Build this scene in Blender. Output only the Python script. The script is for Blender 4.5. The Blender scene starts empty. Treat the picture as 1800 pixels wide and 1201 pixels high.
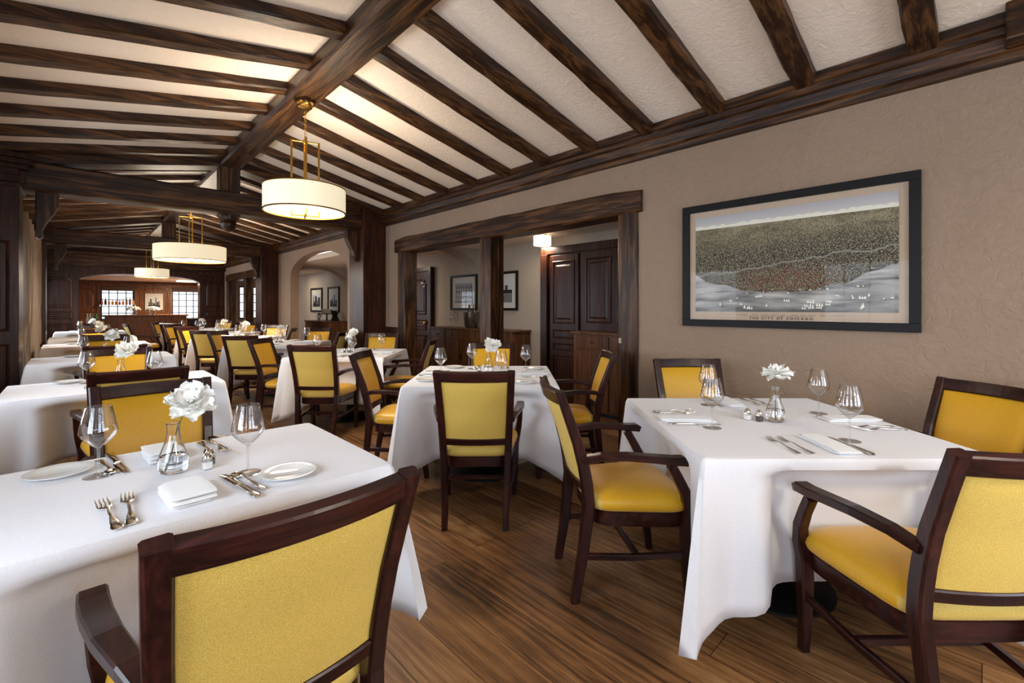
import bpy, bmesh, math, random
from mathutils import Vector, Matrix
random.seed(7)
C = bpy.context.scene.collection
PI = math.pi
# ------------------------------------------------------------------ camera, world, exposure
F_PX, HZ, CAMZ, TH = 795.0, 540.0, 1.30, math.radians(43.9)
CS, SN = math.cos(TH), math.sin(TH)
cam = bpy.data.objects.new('camera', bpy.data.cameras.new('camera')); C.objects.link(cam)
cam.location = (0, 0, CAMZ); cam.rotation_euler = (PI/2, 0, -TH)
cam.data.sensor_width = 36; cam.data.lens = F_PX/1800*36
cam.data.shift_y = -(600.5-HZ)/1800; cam.data.clip_start = .05
sc = bpy.context.scene; sc.camera = cam
sc.view_settings.view_transform = 'Standard'; sc.view_settings.look = 'None'
sc.view_settings.gamma = 1; sc.view_settings.exposure = 0.5
w = bpy.data.worlds.new('world'); sc.world = w; w.use_nodes = True
w.node_tree.nodes['Background'].inputs[0].default_value = (.86, .93, 1, 1)
w.node_tree.nodes['Background'].inputs[1].default_value = 1.3

def area(name, loc, rot, sx, sy, power, col):
    l = bpy.data.lights.new(name, 'AREA'); l.shape = 'RECTANGLE'; l.size = sx; l.size_y = sy
    l.energy = power; l.color = col
    o = bpy.data.objects.new(name, l); C.objects.link(o); o.location = loc; o.rotation_euler = rot
    return o
DAY = (.76, .86, 1.0)
LWINS = [(-1.5, -.35), (.5, 1.6), (2.7, 3.8), (4.7, 5.8), (7.3, 8.9), (9.3, 10.9), (12.5, 14.2), (14.7, 16.4)]
for a, b in LWINS:
    area('daylight', (-.98, (a+b)/2, 1.40), (0, -PI/2, 0), 1.1, b-a, 30*(b-a)/1.1, DAY)
for a, b in ((-.2, 1.2), (1.6, 3.0)):
    area('daylight', ((a+b)/2, -2.62, 1.62), (PI/2, 0, 0), b-a, 1.35, 34, (.74, .85, 1.0))

def cam2w(lat, dep): return (lat*CS+dep*SN, -lat*SN+dep*CS)
def at(px, py, z):
    d = (z-CAMZ)/((HZ-py)/F_PX); return cam2w((px-900)/F_PX*d, d)

# ------------------------------------------------------------------ materials
def lin(c): return tuple(((x/255)/12.92 if x/255 <= .04045 else ((x/255+.055)/1.055)**2.4) for x in c)+(1,)
def new_mat(name):
    m = bpy.data.materials.new(name); m.use_nodes = True
    nt = m.node_tree; b = nt.nodes['Principled BSDF']
    return m, nt, b
def ramp(nt, fac, stops):
    r = nt.nodes.new('ShaderNodeValToRGB'); e = r.color_ramp.elements
    while len(e) < len(stops): e.new(.5)
    for i, (p, c) in enumerate(stops): e[i].position = p; e[i].color = c
    nt.links.new(fac, r.inputs[0]); return r.outputs[0]
def coords(nt, scale=(1, 1, 1), rot=(0, 0, 0), loc=(0, 0, 0)):
    t = nt.nodes.new('ShaderNodeTexCoord'); mp = nt.nodes.new('ShaderNodeMapping')
    mp.inputs['Scale'].default_value = scale; mp.inputs['Rotation'].default_value = rot; mp.inputs['Location'].default_value = loc
    nt.links.new(t.outputs['Object'], mp.inputs[0]); return mp.outputs[0]
def noise(nt, vec, scale, detail=4, rough=.55, dist=0):
    n = nt.nodes.new('ShaderNodeTexNoise'); n.inputs['Scale'].default_value = scale
    n.inputs['Detail'].default_value = detail; n.inputs['Roughness'].default_value = rough; n.inputs['Distortion'].default_value = dist
    nt.links.new(vec, n.inputs['Vector']); return n.outputs['Fac']
def bump(nt, h, b, strength=.3, dist=.01):
    n = nt.nodes.new('ShaderNodeBump'); n.inputs['Strength'].default_value = strength; n.inputs['Distance'].default_value = dist
    nt.links.new(h, n.inputs['Height']); nt.links.new(n.outputs[0], b.inputs['Normal'])
def simple(name, col, rough=.5, metal=0, bumpy=None, spec=None, sheen=0):
    m, nt, b = new_mat(name); b.inputs['Base Color'].default_value = lin(col)
    b.inputs['Roughness'].default_value = rough; b.inputs['Metallic'].default_value = metal
    if sheen: b.inputs['Sheen Weight'].default_value = sheen
    if spec is not None: b.inputs['Specular IOR Level'].default_value = spec
    if bumpy: bump(nt, noise(nt, coords(nt), bumpy[0]), b, bumpy[1], bumpy[2])
    return m
def wood(name, dark, mid, light, axis, scale=1, rough=.35, strength=.35, coat=0):
    m, nt, b = new_mat(name)
    s = [14*scale]*3; s[axis] = 1.1*scale
    v = coords(nt, s)
    n1 = noise(nt, v, 1.6, 7, .62, .6)
    s2 = [70*scale]*3; s2[axis] = 2.5*scale
    n2 = noise(nt, coords(nt, s2), 1.2, 3, .6)
    mx = nt.nodes.new('ShaderNodeMath'); mx.operation = 'MULTIPLY_ADD'; mx.inputs[1].default_value = .35
    nt.links.new(n2, mx.inputs[0]); nt.links.new(n1, mx.inputs[2])
    col = ramp(nt, mx.outputs[0], [(.42, lin(dark)), (.64, lin(mid)), (.88, lin(light))])
    nt.links.new(col, b.inputs['Base Color'])
    b.inputs['Specular IOR Level'].default_value = .3; b.inputs['Roughness'].default_value = rough; b.inputs['Coat Weight'].default_value = coat; b.inputs['Coat Roughness'].default_value = .2
    bump(nt, mx.outputs[0], b, strength, .004)
    return m
OAK = [wood('oak_beam_'+'xyz'[i], (14, 8, 4), (47, 26, 12), (106, 70, 38), i, 1, .38, .8) for i in range(3)]
PANEL = [wood('oak_panel_'+'xyz'[i], (22, 10, 6), (50, 24, 12), (82, 44, 24), i, .9, .33, .3) for i in range(3)]
BARWOOD = wood('bar_oak', (62, 36, 19), (108, 64, 35), (142, 90, 52), 2, 1, .4, .2)
WALNUT = wood('sideboard_walnut', (50, 29, 16), (86, 52, 29), (118, 76, 44), 2, 1, .35, .2)
MAHOG = [wood('mahogany_'+'xyz'[i], (18, 7, 7), (38, 15, 14), (70, 32, 25), i, 1.3, .3, .12, .2) for i in range(3)]

def plaster(name, c1, c2, b_s=.5):
    m, nt, b = new_mat(name); v = coords(nt)
    nt.links.new(ramp(nt, noise(nt, v, 1.1, 4), [(.3, lin(c1)), (.7, lin(c2))]), b.inputs['Base Color'])
    b.inputs['Roughness'].default_value = .7
    bump(nt, noise(nt, v, 17, 6, .62, 1.6), b, b_s, .014)
    return m
WALL_M = plaster('wall_plaster', (148, 124, 102), (156, 132, 110), .7)
CEIL_M = plaster('ceiling_plaster', (236, 217, 196), (244, 227, 208), .6)
SIDE_M = plaster('side_room_plaster', (168, 152, 134), (176, 160, 142), .2)

def floor_mat():
    m, nt, b = new_mat('oak_floor_boards')
    v = coords(nt, rot=(0, 0, PI/2))
    br = nt.nodes.new('ShaderNodeTexBrick'); br.offset = .37; br.offset_frequency = 2
    br.inputs['Scale'].default_value = 1; br.inputs['Brick Width'].default_value = 1.9; br.inputs['Row Height'].default_value = .17
    br.inputs['Mortar Size'].default_value = .0016; br.inputs['Mortar Smooth'].default_value = .3; br.inputs['Bias'].default_value = 0
    br.inputs['Color1'].default_value = (0, 0, 0, 1); br.inputs['Color2'].default_value = (1, 1, 1, 1); br.inputs['Mortar'].default_value = (.5, .5, .5, 1)
    nt.links.new(v, br.inputs['Vector'])
    vo = nt.nodes.new('ShaderNodeVectorMath'); vo.operation = 'MULTIPLY_ADD'
    vo.inputs[1].default_value = (9, 3, 5); nt.links.new(br.outputs['Color'], vo.inputs[0])
    g = coords(nt, (9, .8, 1)); nt.links.new(g, vo.inputs[2])
    n1 = noise(nt, vo.outputs[0], 1.5, 8, .65, 1.6)
    vo2 = nt.nodes.new('ShaderNodeVectorMath'); vo2.operation = 'MULTIPLY_ADD'
    vo2.inputs[1].default_value = (9, 3, 5); nt.links.new(br.outputs['Color'], vo2.inputs[0])
    nt.links.new(coords(nt, (120, 4.5, 1)), vo2.inputs[2])
    n2 = noise(nt, vo2.outputs[0], 1.5, 3, .6, .4)
    wv = nt.nodes.new('ShaderNodeTexWave'); wv.wave_type = 'BANDS'; wv.bands_direction = 'X'
    wv.inputs['Scale'].default_value = .8; wv.inputs['Distortion'].default_value = 18; wv.inputs['Detail'].default_value = 3; wv.inputs['Detail Scale'].default_value = .8
    nt.links.new(vo.outputs[0], wv.inputs['Vector'])
    def madd(a, k, c):
        q = nt.nodes.new('ShaderNodeMath'); q.operation = 'MULTIPLY_ADD'; q.inputs[1].default_value = k
        nt.links.new(a, q.inputs[0])
        if isinstance(c, float): q.inputs[2].default_value = c
        else: nt.links.new(c, q.inputs[2])
        return q.outputs[0]
    big = noise(nt, coords(nt, (1.2, .7, 1)), 1.6, 4, .6, .8)
    t = madd(n2, .42, madd(wv.outputs['Fac'], .10, madd(br.outputs['Color'], .20, madd(big, .62, madd(n1, .40, -.40)))))
    col = ramp(nt, t, [(.14, lin((24, 14, 9))), (.32, lin((80, 52, 30))), (.52, lin((138, 96, 58))), (.78, lin((186, 142, 94)))])
    mx = nt.nodes.new('ShaderNodeMixRGB'); mx.inputs[2].default_value = lin((24, 14, 9)); nt.links.new(br.outputs['Fac'], mx.inputs[0]); nt.links.new(col, mx.inputs[1])
    nt.links.new(mx.outputs[0], b.inputs['Base Color'])
    rr = nt.nodes.new('ShaderNodeMapRange'); rr.inputs['To Min'].default_value = .3; rr.inputs['To Max'].default_value = .5
    nt.links.new(n1, rr.inputs[0]); nt.links.new(rr.outputs[0], b.inputs['Roughness'])
    hh = madd(br.outputs['Fac'], -.8, t); bump(nt, hh, b, .35, .003)
    return m
FLOOR_M = floor_mat()

def fabric(name, c1, c2, rough, wv=900, st=.25, sheen=.2):
    m, nt, b = new_mat(name)
    v = coords(nt); n = noise(nt, v, wv, 2, .5)
    nt.links.new(ramp(nt, n, [(.35, lin(c1)), (.65, lin(c2))]), b.inputs['Base Color'])
    b.inputs['Roughness'].default_value = rough; b.inputs['Sheen Weight'].default_value = sheen
    bump(nt, n, b, st, .002)
    return m
GOLD = fabric('golden_upholstery', (214, 158, 22), (226, 172, 30), .42, 300, .08, .15)
PALE = fabric('pale_yellow_weave', (206, 170, 72), (230, 198, 98), .6, 420, .35, .15)
CLOTH = fabric('white_linen', (226, 225, 228), (238, 237, 240), .75, 500, .15, .3)
NAPK = fabric('napkin_linen', (238, 238, 238), (247, 247, 247), .8, 500, .2, .3)
CHINA = simple('white_china', (240, 240, 236), .12)
SILVER = simple('polished_steel', (222, 218, 210), .12, 1)
BRASS = simple('satin_brass', (206, 160, 78), .25, 1)
BLACK = simple('black_frame', (16, 12, 12), .5, spec=.25)
IRON = simple('black_iron', (20, 18, 18), .45, .2)
GREEN = simple('flower_stem', (92, 108, 52), .5)
DKGREEN = simple('dark_leaf', (40, 58, 26), .5)
CURT = fabric('curtain_linen', (122, 102, 84), (138, 118, 98), .8, 200, .2, .3)
PEPPER = simple('ground_pepper', (60, 48, 38), .8)
SALT = simple('salt', (240, 240, 238), .7)
WHITEP = simple('white_paint', (225, 222, 214), .5)
MULLION = simple('black_glazing_bar', (26, 28, 36), .4)
def petal_mat():
    m, nt, b = new_mat('white_petal'); b.inputs['Base Color'].default_value = lin((250, 248, 240)); b.inputs['Roughness'].default_value = .6
    b.inputs['Subsurface Weight'].default_value = .15; b.inputs['Subsurface Radius'].default_value = (.01, .01, .01)
    return m
PETAL = petal_mat()
def glass_mat(name, col=(1, 1, 1, 1), ior=1.45, rough=0):
    m, nt, b = new_mat(name); b.inputs['Base Color'].default_value = col
    b.inputs['Transmission Weight'].default_value = 1; b.inputs['IOR'].default_value = ior; b.inputs['Roughness'].default_value = rough
    return m
GLASS = glass_mat('clear_glass')
WATER = glass_mat('water', ior=1.33)
AMBER = glass_mat('amber_spirit', lin((214, 120, 40)), 1.36)
REDB = glass_mat('red_spirit', lin((170, 50, 20)), 1.36)
def bottle_mat(name, c):
    return simple(name, c, .12)
def pane_mat(name, base=.004, expo=5):
    m = bpy.data.materials.new(name); m.use_nodes = True; nt = m.node_tree; nt.nodes.clear()
    o = nt.nodes.new('ShaderNodeOutputMaterial'); mx = nt.nodes.new('ShaderNodeMixShader'); t = nt.nodes.new('ShaderNodeBsdfTransparent')
    g = nt.nodes.new('ShaderNodeBsdfGlossy'); g.inputs['Roughness'].default_value = 0
    f = nt.nodes.new('ShaderNodeLayerWeight'); f.inputs['Blend'].default_value = .5
    p = nt.nodes.new('ShaderNodeMath'); p.operation = 'POWER'; p.inputs[1].default_value = expo; nt.links.new(f.outputs['Facing'], p.inputs[0])
    q = nt.nodes.new('ShaderNodeMath'); q.operation = 'MULTIPLY_ADD'; q.inputs[1].default_value = .9; q.inputs[2].default_value = base; nt.links.new(p.outputs[0], q.inputs[0])
    nt.links.new(q.outputs[0], mx.inputs[0]); nt.links.new(t.outputs[0], mx.inputs[1]); nt.links.new(g.outputs[0], mx.inputs[2])
    nt.links.new(mx.outputs[0], o.inputs[0]); return m
PANE = pane_mat('flat_glass')
THIN2 = pane_mat('solid_stem_glass', .12, 1.6)
THIN = pane_mat('thin_glass', .06, 2.4)
def emit(name, col, s, base=(230, 222, 200)):
    m, nt, b = new_mat(name); b.inputs['Base Color'].default_value = lin(base); b.inputs['Emission Color'].default_value = lin(col)
    b.inputs['Emission Strength'].default_value = s; return m
SHADE = emit('lit_linen_shade', (255, 240, 200), .42)
DIFF = emit('lit_diffuser', (255, 236, 200), 2.6)
LAMPG = emit('lit_glass_shade', (255, 238, 205), 1.5)

# ------------------------------------------------------------------ mesh helpers
class MB:
    def __init__(s): s.v = []; s.f = []; s.m = []; s.mi = 0
    def add(s, vs, fs):
        n = len(s.v); s.v += [tuple(p) for p in vs]; s.f += [tuple(i+n for i in f) for f in fs]; s.m += [s.mi]*len(fs); return s
    def box(s, x0, x1, y0, y1, z0, z1, M=None):
        p = [(x0, y0, z0), (x1, y0, z0), (x1, y1, z0), (x0, y1, z0), (x0, y0, z1), (x1, y0, z1), (x1, y1, z1), (x0, y1, z1)]
        if M: p = [M @ Vector(q) for q in p]
        return s.add(p, [(0, 3, 2, 1), (4, 5, 6, 7), (0, 1, 5, 4), (1, 2, 6, 5), (2, 3, 7, 6), (3, 0, 4, 7)])
    def rings(s, rs, cap=(True, True), closed=True):
        n = len(rs[0]); k = len(s.v); s.v += [tuple(p) for r in rs for p in r]
        fs = []
        for i in range(len(rs)-1):
            for j in range(n if closed else n-1):
                a, b = j, (j+1) % n
                fs.append((k+i*n+a, k+i*n+b, k+(i+1)*n+b, k+(i+1)*n+a))
        if cap[0]: fs.append(tuple(k+j for j in reversed(range(n))))
        if cap[1]: fs.append(tuple(k+(len(rs)-1)*n+j for j in range(n)))
        s.f += fs; s.m += [s.mi]*len(fs); return s
    def sweep(s, path, secs, side, n=8, cap=(True, True), round_=False):
        """secs: (w along side, h) per point"""
        path = [Vector(p) for p in path]; rs = []; side0 = Vector(side)
        if not isinstance(secs, list): secs = [secs]*len(path)
        for i, p in enumerate(path):
            t = (path[min(i+1, len(path)-1)]-path[max(i-1, 0)]).normalized()
            sd = (side0 - t*side0.dot(t)).normalized(); up = t.cross(sd)
            w_, h_ = secs[i][0]/2, secs[i][1]/2; r = []
            if round_:
                for j in range(n):
                    a = 2*PI*j/n; r.append(p+sd*(w_*math.cos(a))+up*(h_*math.sin(a)))
            else:
                c = min(w_, h_)*.28
                for a, b in ((w_, h_-c), (w_-c, h_), (-w_+c, h_), (-w_, h_-c), (-w_, -h_+c), (-w_+c, -h_), (w_-c, -h_), (w_, -h_+c)):
                    r.append(p+sd*a+up*b)
            rs.append(r)
        return s.rings(rs, cap)
    def lathe(s, prof, n=24, c=(0, 0, 0), closed=False):
        rs = []
        for r, z in prof: rs.append([(c[0]+r*math.cos(2*PI*j/n), c[1]+r*math.sin(2*PI*j/n), c[2]+z) for j in range(n)])
        if closed: rs.append(rs[0])
        return s.rings(rs, (not closed, not closed))
    def prism(s, outline, axis, a, b):
        def P(u, v, t):
            return {0: (t, u, v), 1: (u, t, v), 2: (u, v, t)}[axis]
        return s.rings([[P(u, v, a) for u, v in outline], [P(u, v, b) for u, v in outline]])
    def build(s, name, mat, parent=None, smooth=0, bevel=0, loc=None, solid=0, sub=0):
        me = bpy.data.meshes.new(name); me.from_pydata(s.v, [], s.f)
        bm = bmesh.new(); bm.from_mesh(me); bmesh.ops.recalc_face_normals(bm, faces=bm.faces); bm.to_mesh(me); bm.free()
        mats = mat if isinstance(mat, (list, tuple)) else [mat]
        for m in mats: me.materials.append(m)
        if len(mats) > 1:
            for p, i in zip(me.polygons, s.m): p.material_index = i
        if smooth:
            for p in me.polygons: p.use_smooth = True
            try: me.set_sharp_from_angle(angle=math.radians(smooth))
            except Exception: pass
        o = bpy.data.objects.new(name, me); C.objects.link(o)
        if parent: o.parent = parent
        if loc: o.location = loc
        if solid: md = o.modifiers.new('s', 'SOLIDIFY'); md.thickness = solid; md.offset = -1
        if bevel: md = o.modifiers.new('b', 'BEVEL'); md.width = bevel; md.segments = 2; md.limit_method = 'ANGLE'
        if sub: md = o.modifiers.new('u', 'SUBSURF'); md.levels = sub; md.render_levels = sub
        return o
def thing(name, label, cat, loc=(0, 0, 0), rz=0, group=None):
    o = bpy.data.objects.new(name, None); C.objects.link(o); o.empty_display_size = .1
    o.location = loc; o.rotation_euler = (0, 0, rz); return tag(o, label, cat, group)
def tag(o, label, cat, group=None):
    o['label'] = label; o['category'] = cat
    if group: o['group'] = group
    return o
def struct(o, label=None, cat=None, group=None):
    o['kind'] = 'structure'
    if label: o['label'] = label; o['category'] = cat
    if group: o['group'] = group
    return o
KIDS = {}
def dup(root, loc, rz, label, group=None, scale=None):
    r = root.copy(); C.objects.link(r); r.location = loc; r.rotation_euler = (0, 0, rz); r['label'] = label
    if group: r['group'] = group
    if scale: r.scale = scale
    if root.name not in KIDS: KIDS[root.name] = [(ch, list(ch.children)) for ch in root.children]
    for ch, gs in KIDS[root.name]:
        c = ch.copy(); C.objects.link(c); c.parent = r
        for g in gs:
            d = g.copy(); C.objects.link(d); d.parent = c
    return r
PROTO = {}
def place(kind, loc, rz, label, group=None, scale=None):
    """first use moves the built thing itself, then copies"""
    if kind not in PROTO:
        PROTO[kind] = [BUILD[kind](), False]
        KIDS[PROTO[kind][0].name] = [(ch, list(ch.children)) for ch in PROTO[kind][0].children]
    root, used = PROTO[kind]
    if not used:
        PROTO[kind][1] = True; root.location = loc; root.rotation_euler = (0, 0, rz); root['label'] = label
        if group: root['group'] = group
        if scale: root.scale = scale
        return root
    return dup(root, loc, rz, label, group, scale or (1, 1, 1))

# ------------------------------------------------------------------ the shell
XL, XR, XM, YN, YF = -.70, 3.45, 1.39, -2.4, 17.0
XS = 5.0                      # outer wall of the side passage
YB = 21.0                     # window wall of the bar
def zr(x): return 3.124-(.2186 if x > XM else .2)*abs(x-XM)     # underside of rafters
o = MB().box(-1.0, 5.3, -2.7, 21.3, -.1, 0).build('floor', FLOOR_M); struct(o)
# sloped ceiling
zt = .07
m = MB()
for x0, x1 in ((XL-.2, XM), (XM, XR+.18)):
    m.rings([[(x0, y, zr(x0)+zt), (x1, y, zr(x1)+zt), (x1, y, zr(x1)+zt+.1), (x0, y, zr(x0)+zt+.1)] for y in (YN-.2, YF+.2)])
struct(m.build('ceiling', CEIL_M))
# right wall with timber openings and arch
ZW = 2.95
AX0, AX1 = 7.78, 10.75
m = MB()
T1a, T1b, T3a, T3b = 2.03, 6.00, 12.35, 16.6
for a, b, z0 in ((YN, T1a+.02, 0), (T1a+.02, T1b-.02, 2.12), (T1b-.02, AX0, 0), (AX1, T3a+.02, 0), (T3a+.02, T3b-.02, 2.12), (T3b-.02, YF, 0)):
    m.box(XR, XR+.18, a, b, z0, ZW)
def arch_pts(y0, y1, zs, zc, n=24, p=2.0):
    c, h = (y0+y1)/2, (y1-y0)/2; pts = []
    for i in range(n+1):
        a = PI*i/n; u = math.cos(a); v = math.sin(a)
        pts.append((c-h*u, zs+(zc-zs)*(abs(v)**(2/p))))
    return pts
def arch_fill(mb, axis, y0, y1, zs, zc, ztop, a, b, n=24):
    pts = arch_pts(y0, y1, zs, zc, n)
    for (ya, za), (yb, zb) in zip(pts[:-1], pts[1:]):
        if abs(ya-yb) < 1e-6: continue
        mb.prism([(ya, za), (yb, zb), (yb, ztop), (ya, ztop)], axis, a, b)
arch_fill(m, 0, AX0, AX1, 1.98, 2.42, ZW, XR, XR+.18)
struct(m.build('wall_right', WALL_M))
# left wall with window openings
m = MB(); ys = [YN]+[v for ab in LWINS for v in ab]+[YF+4.2]
m.box(XL-.2, XL, YN-.2, YF+4.2, 0, .85); m.box(XL-.2, XL, YN-.2, YF+4.2, 1.95, 2.95)
for a, b in zip(ys[0::2], ys[1::2]): m.box(XL-.2, XL, a, b, .85, 1.95)
struct(m.build('wall_left', WALL_M))
# rear wall behind the camera
m = MB(); RW = [(-.2, 1.2), (1.6, 3.0)]
m.box(XL-.2, XS+.1, YN-.2, YN, 0, .9); m.box(XL-.2, XS+.1, YN-.2, YN, 2.3, 3.3)
for a, b in ((XL-.2, -.2), (1.2, 1.6), (3.0, XS+.1)): m.box(a, b, YN-.2, YN, .9, 2.3)
struct(m.build('wall_rear', WALL_M))
def window(n, axis, pos, a, b, z0, z1, cols, rows, depth=.05, bar=.022):
    m = MB()
    def bx(u0, u1, w0, w1, d=depth, off=0):
        if axis == 0: m.box(pos-d/2+off, pos+d/2+off, u0, u1, w0, w1)
        else: m.box(u0, u1, pos-d/2+off, pos+d/2+off, w0, w1)
    fr = .05
    bx(a, a+fr, z0, z1); bx(b-fr, b, z0, z1); bx(a+fr, b-fr, z0, z0+fr); bx(a+fr, b-fr, z1-fr, z1)
    for i in range(1, cols): u = a+(b-a)*i/cols; bx(u-bar/2, u+bar/2, z0+fr, z1-fr, .02)
    for i in range(1, rows): z = z0+(z1-z0)*i/rows; bx(a+fr, b-fr, z-bar/2, z+bar/2, .018)
    f = m.build('window_%d' % n, MULLION); struct(f)
    m = MB()
    def bx2(u0, u1, w0, w1):
        if axis == 0: m.box(pos-.003, pos+.003, u0, u1, w0, w1)
        else: m.box(u0, u1, pos-.003, pos+.003, w0, w1)
    bx2(a+.02, b-.02, z0+.02, z1-.02); m.build('pane', PANE, f)
    return f
wn = 1
for a, b in LWINS: window(wn, 0, XL-.12, a, b, .85, 1.95, 4, 4); wn += 1
for a, b in RW: window(wn, 1, YN-.12, a, b, .9, 2.3, 4, 5); wn += 1
# side passage behind the right wall
m = MB().box(XS, XS+.15, .9, YF+.15, 0, 2.6); struct(m.build('wall_passage_outer', SIDE_M))
m = MB().box(XR+.18, XS, .9, 1.05, 0, 2.6); struct(m.build('wall_passage_near', SIDE_M))
m = MB().box(XR+.18, XS, 1.05, YF, 2.3, 2.4); struct(m.build('ceiling_passage', CEIL_M))
m = MB()
m.box(XR+.18, 3.85, YF, YF+.15, 0, 2.6); m.box(4.75, XS, YF, YF+.15, 0, 2.6); m.box(3.85, 4.75, YF, YF+.15, 0, .9); m.box(3.85, 4.75, YF, YF+.15, 2.0, 2.6)
struct(m.build('wall_passage_far', SIDE_M))
window(wn, 1, YF+.08, 3.85, 4.75, .9, 2.0, 5, 4, .06, .028); wn += 1
for i, (y, zs) in enumerate(((6.05, 1.93), (11.3, 1.93))):
    m = MB(); arch_fill(m, 1, XR+.18, XS, zs, 2.27, 2.3, y, y+.38, 20)
    struct(m.build('trim_arch_rib', SIDE_M), 'plastered arch rib crossing the side passage ceiling', 'arch')
# timbered openings
def opening(y0, y1, mids, nm):
    m = MB(); yy = y0-.04; n = 14; rs = []
    for i in range(n+1):
        t = i/n; y = (y0-.04)+(y1-y0+.12)*t; j = random.uniform(-.006, .006); e = .02 if i in (0, n) else 0
        zb, ztp = 2.10+j+e*.5, 2.315+random.uniform(-.006, .006)-e; x0, x1 = XR-.055+e, XR+.185
        c = .02
        rs.append([(x0, y, zb+c), (x0, y, ztp-c), (x0+c, y, ztp), (x1, y, ztp), (x1, y, zb), (x0+c, y, zb)])
    m.rings(rs)
    struct(m.build('trim_lintel_beam', OAK[1]), 'rough oak lintel over the '+nm, 'beam')
    for k, (a, b) in enumerate([(y0, y0+.19), (y1-.19, y1)]+mids):
        m = MB(); rs = []
        for i in range(13):
            z = 2.115*i/12; j = lambda: random.uniform(-.005, .005)
            rs.append([(XR-.03, a+.012+j(), z), (XR-.018, a+j(), z), (XR+.185, a, z), (XR+.185, b, z), (XR-.018, b+j(), z), (XR-.03, b-.012, z)])
        m.rings(rs)
        o = struct(m.build('trim_post', OAK[2]), 'rough-hewn oak post, %s jamb of the %s' % (('near', 'far', 'middle')[min(k, 2)], nm), 'post')
        if k == 0 and y0 < 5:
            MB().box(XR-.036, XR-.026, a+.145, a+.175, .985, 1.03).build('latch_plate', SILVER, o)
opening(T1a, T1b, [(3.92, 4.11)], 'timber-framed opening nearest the map print')
opening(T3a, T3b, [(14.4, 14.6)], 'far timber-framed opening')
# cornices
def cornice(side, y0, y1):
    prof = [(0, 2.545), (.035, 2.55), (.04, 2.585), (.06, 2.60), (.085, 2.655), (.105, 2.67), (.11, 2.70), (.13, 2.71), (.135, 2.765), (0, 2.80)]
    x = XR if side > 0 else XL
    m = MB(); m.rings([[(x-side*d, y, z) for d, z in prof] for y in (y0, y1)])
    return m.build('trim_cornice', OAK[1], smooth=0)
BAYS = [(YN, 6.45), (6.88, 11.6), (12.05, 16.75)]
bn = ('near', 'middle', 'far')
for i, (a, b) in enumerate(BAYS):
    struct(cornice(1, a, b), 'moulded oak cornice along the right wall, %s bay' % bn[i], 'cornice')
    struct(cornice(-1, a, b), 'moulded oak cornice along the window wall, %s bay' % bn[i], 'cornice')
m = MB().box(XR-.19, XR, -.30, -.08, 2.60, 2.80); struct(m.build('trim_corbel_block', OAK[1], bevel=.01), 'oak block stepping out over the right cornice', 'corbel')
# ridge beam
m = MB(); rs = []
for i in range(60):
    y = YN+(YF-YN)*i/59; j = random.uniform(-.004, .004); h = .125
    rs.append([(XM-h+j, y, 3.07), (XM-h+.02, y, 3.05+j), (XM+h-.02, y, 3.05+j), (XM+h+j, y, 3.07), (XM+h, y, 3.28), (XM-h, y, 3.28)])
m.rings(rs); struct(m.build('trim_ridge_beam', OAK[1]), 'long dark oak ridge beam along the centre of the ceiling', 'beam')
# rafters
nr = 0
for i, (a, b) in enumerate(BAYS):
    y = .225-.553*5 if i == 0 else a+.33
    while y < b-.12:
        if y > a:
            for s in (1, -1):
                m = MB(); rs = []; y_ = y; y += (-.04 if s < 0 else 0)
                x0 = XM+s*.12; x1 = XM+s*(2.06+(.0 if s > 0 else .03)-.02); n = 12
                hw = .064
                for k in range(n+1):
                    x = x0+(x1-x0)*k/n; z = zr(x)
                    q = lambda: random.uniform(-.005, .005)
                    rs.append([(x, y-hw+q(), z+.014), (x, y-hw+.014+q(), z+q()*.5), (x, y+hw-.014+q(), z+q()*.5), (x, y+hw+q(), z+.014), (x, y+hw, z+.13), (x, y-hw, z+.13)])
                m.rings(rs)
                nr += 1; y = y_
                struct(m.build('ceiling_beam', OAK[0]), 'dark oak rafter on the %s slope of the %s ceiling bay' % ('right' if s > 0 else 'window', bn[i]), 'beam', 'oak rafters, %s slope, %s bay' % ('right' if s > 0 else 'window', bn[i]))
        y += .553
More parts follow.
